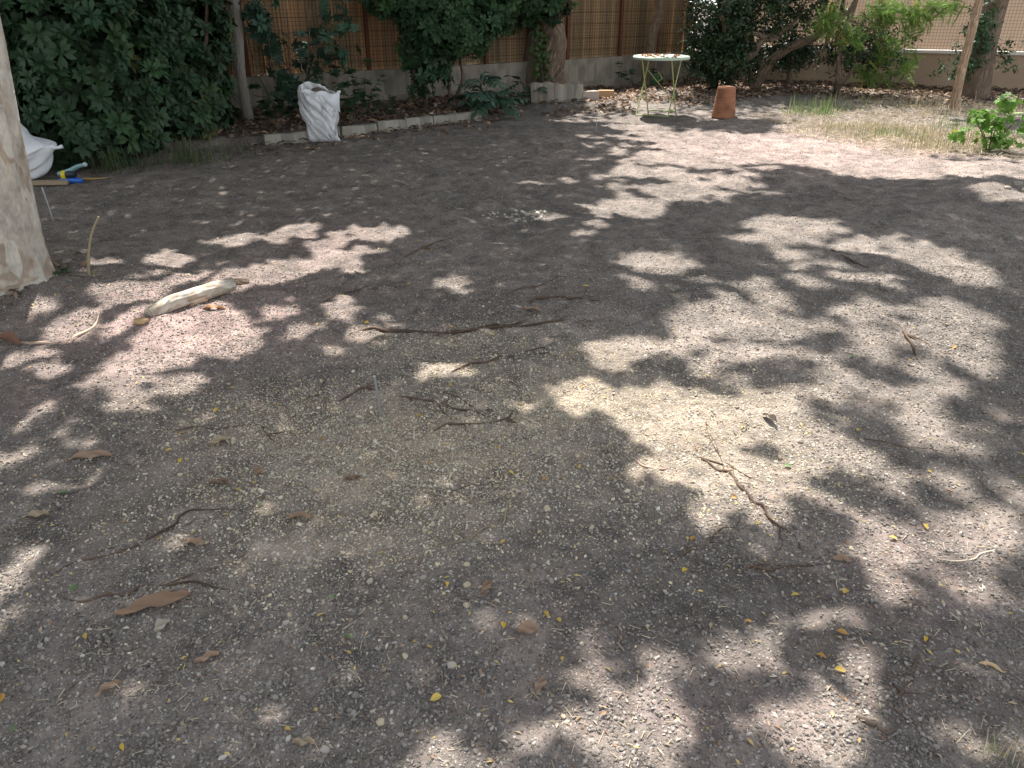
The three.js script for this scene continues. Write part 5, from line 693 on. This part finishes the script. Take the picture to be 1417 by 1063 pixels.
{ // big white bag lying behind the trunk
  const B = thing('white_bag', 'large slumped white bag lying behind the mottled trunk', 'bag', at([-4.542, -6.979])), g = mergeVertices(bare(new THREE.IcosahedronGeometry(1, 24)).deleteAttribute('normal')), p = g.attributes.position;
  for (let i = 0; i < p.count; i++) {
    let x = p.getX(i), y = p.getY(i), z = p.getZ(i); const yy = y, cr = 0.15 * (Math.abs(2 * vn(x * 2.6 + y * 1.5 + 9, z * 2.2 + y * 2 + 9, 401) - 1) - 0.5) + 0.07 * (Math.abs(2 * vn(x * 6 + 20, y * 6 + z * 4 + 20, 402) - 1) - 0.5);
    const up = sstep(0.05, 0.35, y); let X = x * mix(0.44, 0.34, up) * (1 + cr), Y = 0.26 + y * 0.32 * (1 + cr * 0.7), Z = z * mix(0.34, 0.27, up) * (1 + cr);
    const tipk = sstep(0.55, 1, x) * Math.exp(-Math.pow((y - 0.02) / 0.35, 2)); X += 0.09 * tipk * tipk; Y += 0.03 * tipk;
    Y += 0.05 * sstep(-0.2, 1, -x) * up; Y = Math.max(Y, 0.006 + 0.02 * vn(X * 9, Z * 9, 7));
    p.setXYZ(i, X, Y, Z);
  }
  g.computeVertexNormals(); mesh('bag_cloth', g, sackM, B);
  mesh('bag_knot', limb([V(0.48, 0.29, 0.0), V(0.54, 0.285, 0.01), V(0.585, 0.295, 0.0)], [0.03, 0.012, 0.016], 8, 4, 0.4, 2), sackM, B);
  const pl = single('wooden_plank', new THREE.BoxGeometry(0.45, 0.03, 0.07, 6, 1, 1), std(C(0.33, 0.26, 0.17)), 'weathered short plank lying in front of the large white bag', 'plank'); { const [x, z] = [-4.107, -6.775]; pl.position.set(x, macro(x, z) + 0.02, z); pl.rotation.y = 0.1; }
  const T = thing('hand_tool', 'blue and yellow hand tool with pale handle lying beside white bag', 'tool', at([-3.884, -6.832]));
  mesh('base', limb([V(-0.09, 0.025, 0), V(-0.03, 0.03, 0), V(0.04, 0.03, 0), V(0.11, 0.028, 0.01)], [0.022, 0.028, 0.028, 0.02], 10, 5, 0.1), std(C(0.02, 0.12, 0.5), 0.4), T);
  mesh('body', limb([V(-0.03, 0.075, 0), V(0.02, 0.085, 0), V(0.06, 0.08, 0)], [0.03, 0.038, 0.03], 12, 5, 0), std(C(0.012, 0.02, 0.03), 0.5), T);
  mesh('band', new THREE.CylinderGeometry(0.04, 0.04, 0.035, 16).rotateZ(Math.PI / 2).translate(-0.035, 0.077, 0), std(C(0.6, 0.5, 0.03), 0.5), T);
  const hd = mesh('handle', limb([V(-0.09, 0.085, 0), V(0.02, 0.115, 0), V(0.1, 0.15, 0), V(0.16, 0.165, 0)], [0.018, 0.02, 0.02, 0.016], 10, 5, 0), std(C(0.18, 0.32, 0.34), 0.35), T);
  mesh('handle_tip', new THREE.SphereGeometry(0.02, 10, 8).translate(0.165, 0.166, 0), std(C(0.4, 0.5, 0.5), 0.4), hd);
}
{ // folding bistro table
  const T = thing('folding_table', 'pale green round folding metal table with crossed legs', 'table', [2.0, macro(2.0, -11.15), -11.15], -0.42), green = std(C(0.34, 0.40, 0.15), 0.5), mint = std(C(0.42, 0.52, 0.42), 0.5);
  mesh('table_top', new THREE.LatheGeometry([[0, 0.722], [0.355, 0.722], [0.368, 0.705], [0.375, 0.705], [0.378, 0.725], [0.37, 0.738], [0.36, 0.734], [0, 0.73]].map((p) => new THREE.Vector2(...p)), 56), mint, T);
  const rod = (a, b, r = 0.009) => limb([V(...a), V(...b)], [r, r], 8, 2, 0);
  for (const x of [-0.22, 0.22]) { mesh('leg', rod([x, 0.715, -0.24], [x, 0.0, 0.27]), green, T); mesh('leg', rod([x * 0.9, 0.715, 0.24], [x * 0.9, 0.0, -0.27]), green, T); mesh('pivot', new THREE.SphereGeometry(0.014, 8, 6).translate(x * 0.95, 0.36, 0.0), green, T); }
  mesh('foot_bar', rod([-0.22, 0.012, 0.265], [0.22, 0.012, 0.265], 0.008), green, T); mesh('foot_bar', rod([-0.2, 0.012, -0.265], [0.2, 0.012, -0.265], 0.008), green, T);
  mesh('top_bar', rod([-0.25, 0.712, -0.24], [0.25, 0.712, -0.24], 0.008), green, T); mesh('top_bar', rod([-0.22, 0.712, 0.24], [0.22, 0.712, 0.24], 0.008), green, T);
  const br = mesh('brace', limb([V(-0.2, 0.6, 0.05), V(0.0, 0.42, 0.1), V(0.22, 0.2, 0.14)], [0.005, 0.005, 0.005], 6, 3, 0), green, T); mesh('hook', merged([limb([V(0.0, 0.42, 0.1), V(0.06, 0.47, 0.1)], [0.005, 0.005], 6, 2, 0), limb([V(0.06, 0.47, 0.1), V(-0.02, 0.55, 0.06)], [0.005, 0.005], 6, 2, 0)]), green, br);
  const f = rngOf(55), lm = leafMat(C(0.3, 0.14, 0.08), 0.15, 0.85), lg = curlLeaf(0.075, 0.04, 0.5, 0.5, 4);
  for (let i = 0; i < 22; i++) { const a = f() * 6.28, r = Math.sqrt(f()) * 0.3, o = single('table_leaf', lg, lm, 'dead brown leaf lying on the round green table top', 'leaf', 'dead leaves on the table'); o.position.set(2.0 + Math.cos(a) * r, macro(2.0, -11.15) + 0.737, -11.15 + Math.sin(a) * r); o.rotation.set(rr(-0.2, 0.2, f), f() * 6, rr(-0.2, 0.2, f)); }
  // upturned ribbed pot
  const P = thing('clay_pot', 'upturned ribbed terracotta pot standing on the bare soil', 'pot', at([2.852, -10.881])), prof = [[0.03, 0.385], [0.105, 0.387], [0.113, 0.38]];
  for (let i = 0; i < 17; i++) { const y = 0.37 - i * 0.0215, r = mix(0.115, 0.152, i / 16); prof.push([r, y], [r + 0.005, y - 0.004], [r + 0.005, y - 0.0125], [r - 0.005, y - 0.0165]); }
  prof.push([0.158, 0.006], [0.15, 0], [0.142, 0.004], [0.103, 0.36], [0.03, 0.368], [0.03, 0.385]);
  mesh('pot_wall', new THREE.LatheGeometry(prof.map((p) => new THREE.Vector2(...p)), 56), new THREE.MeshStandardMaterial({ color: C(0.38, 0.175, 0.10), roughness: 0.85, map: dataTex(256, (i, j) => { const k = 0.75 + 0.38 * fbm(i / 32, j / 32, 66, 4, 8); return [k, k, k * 0.98]; }, true) }), P);
}
renderer.render(scene, camera);
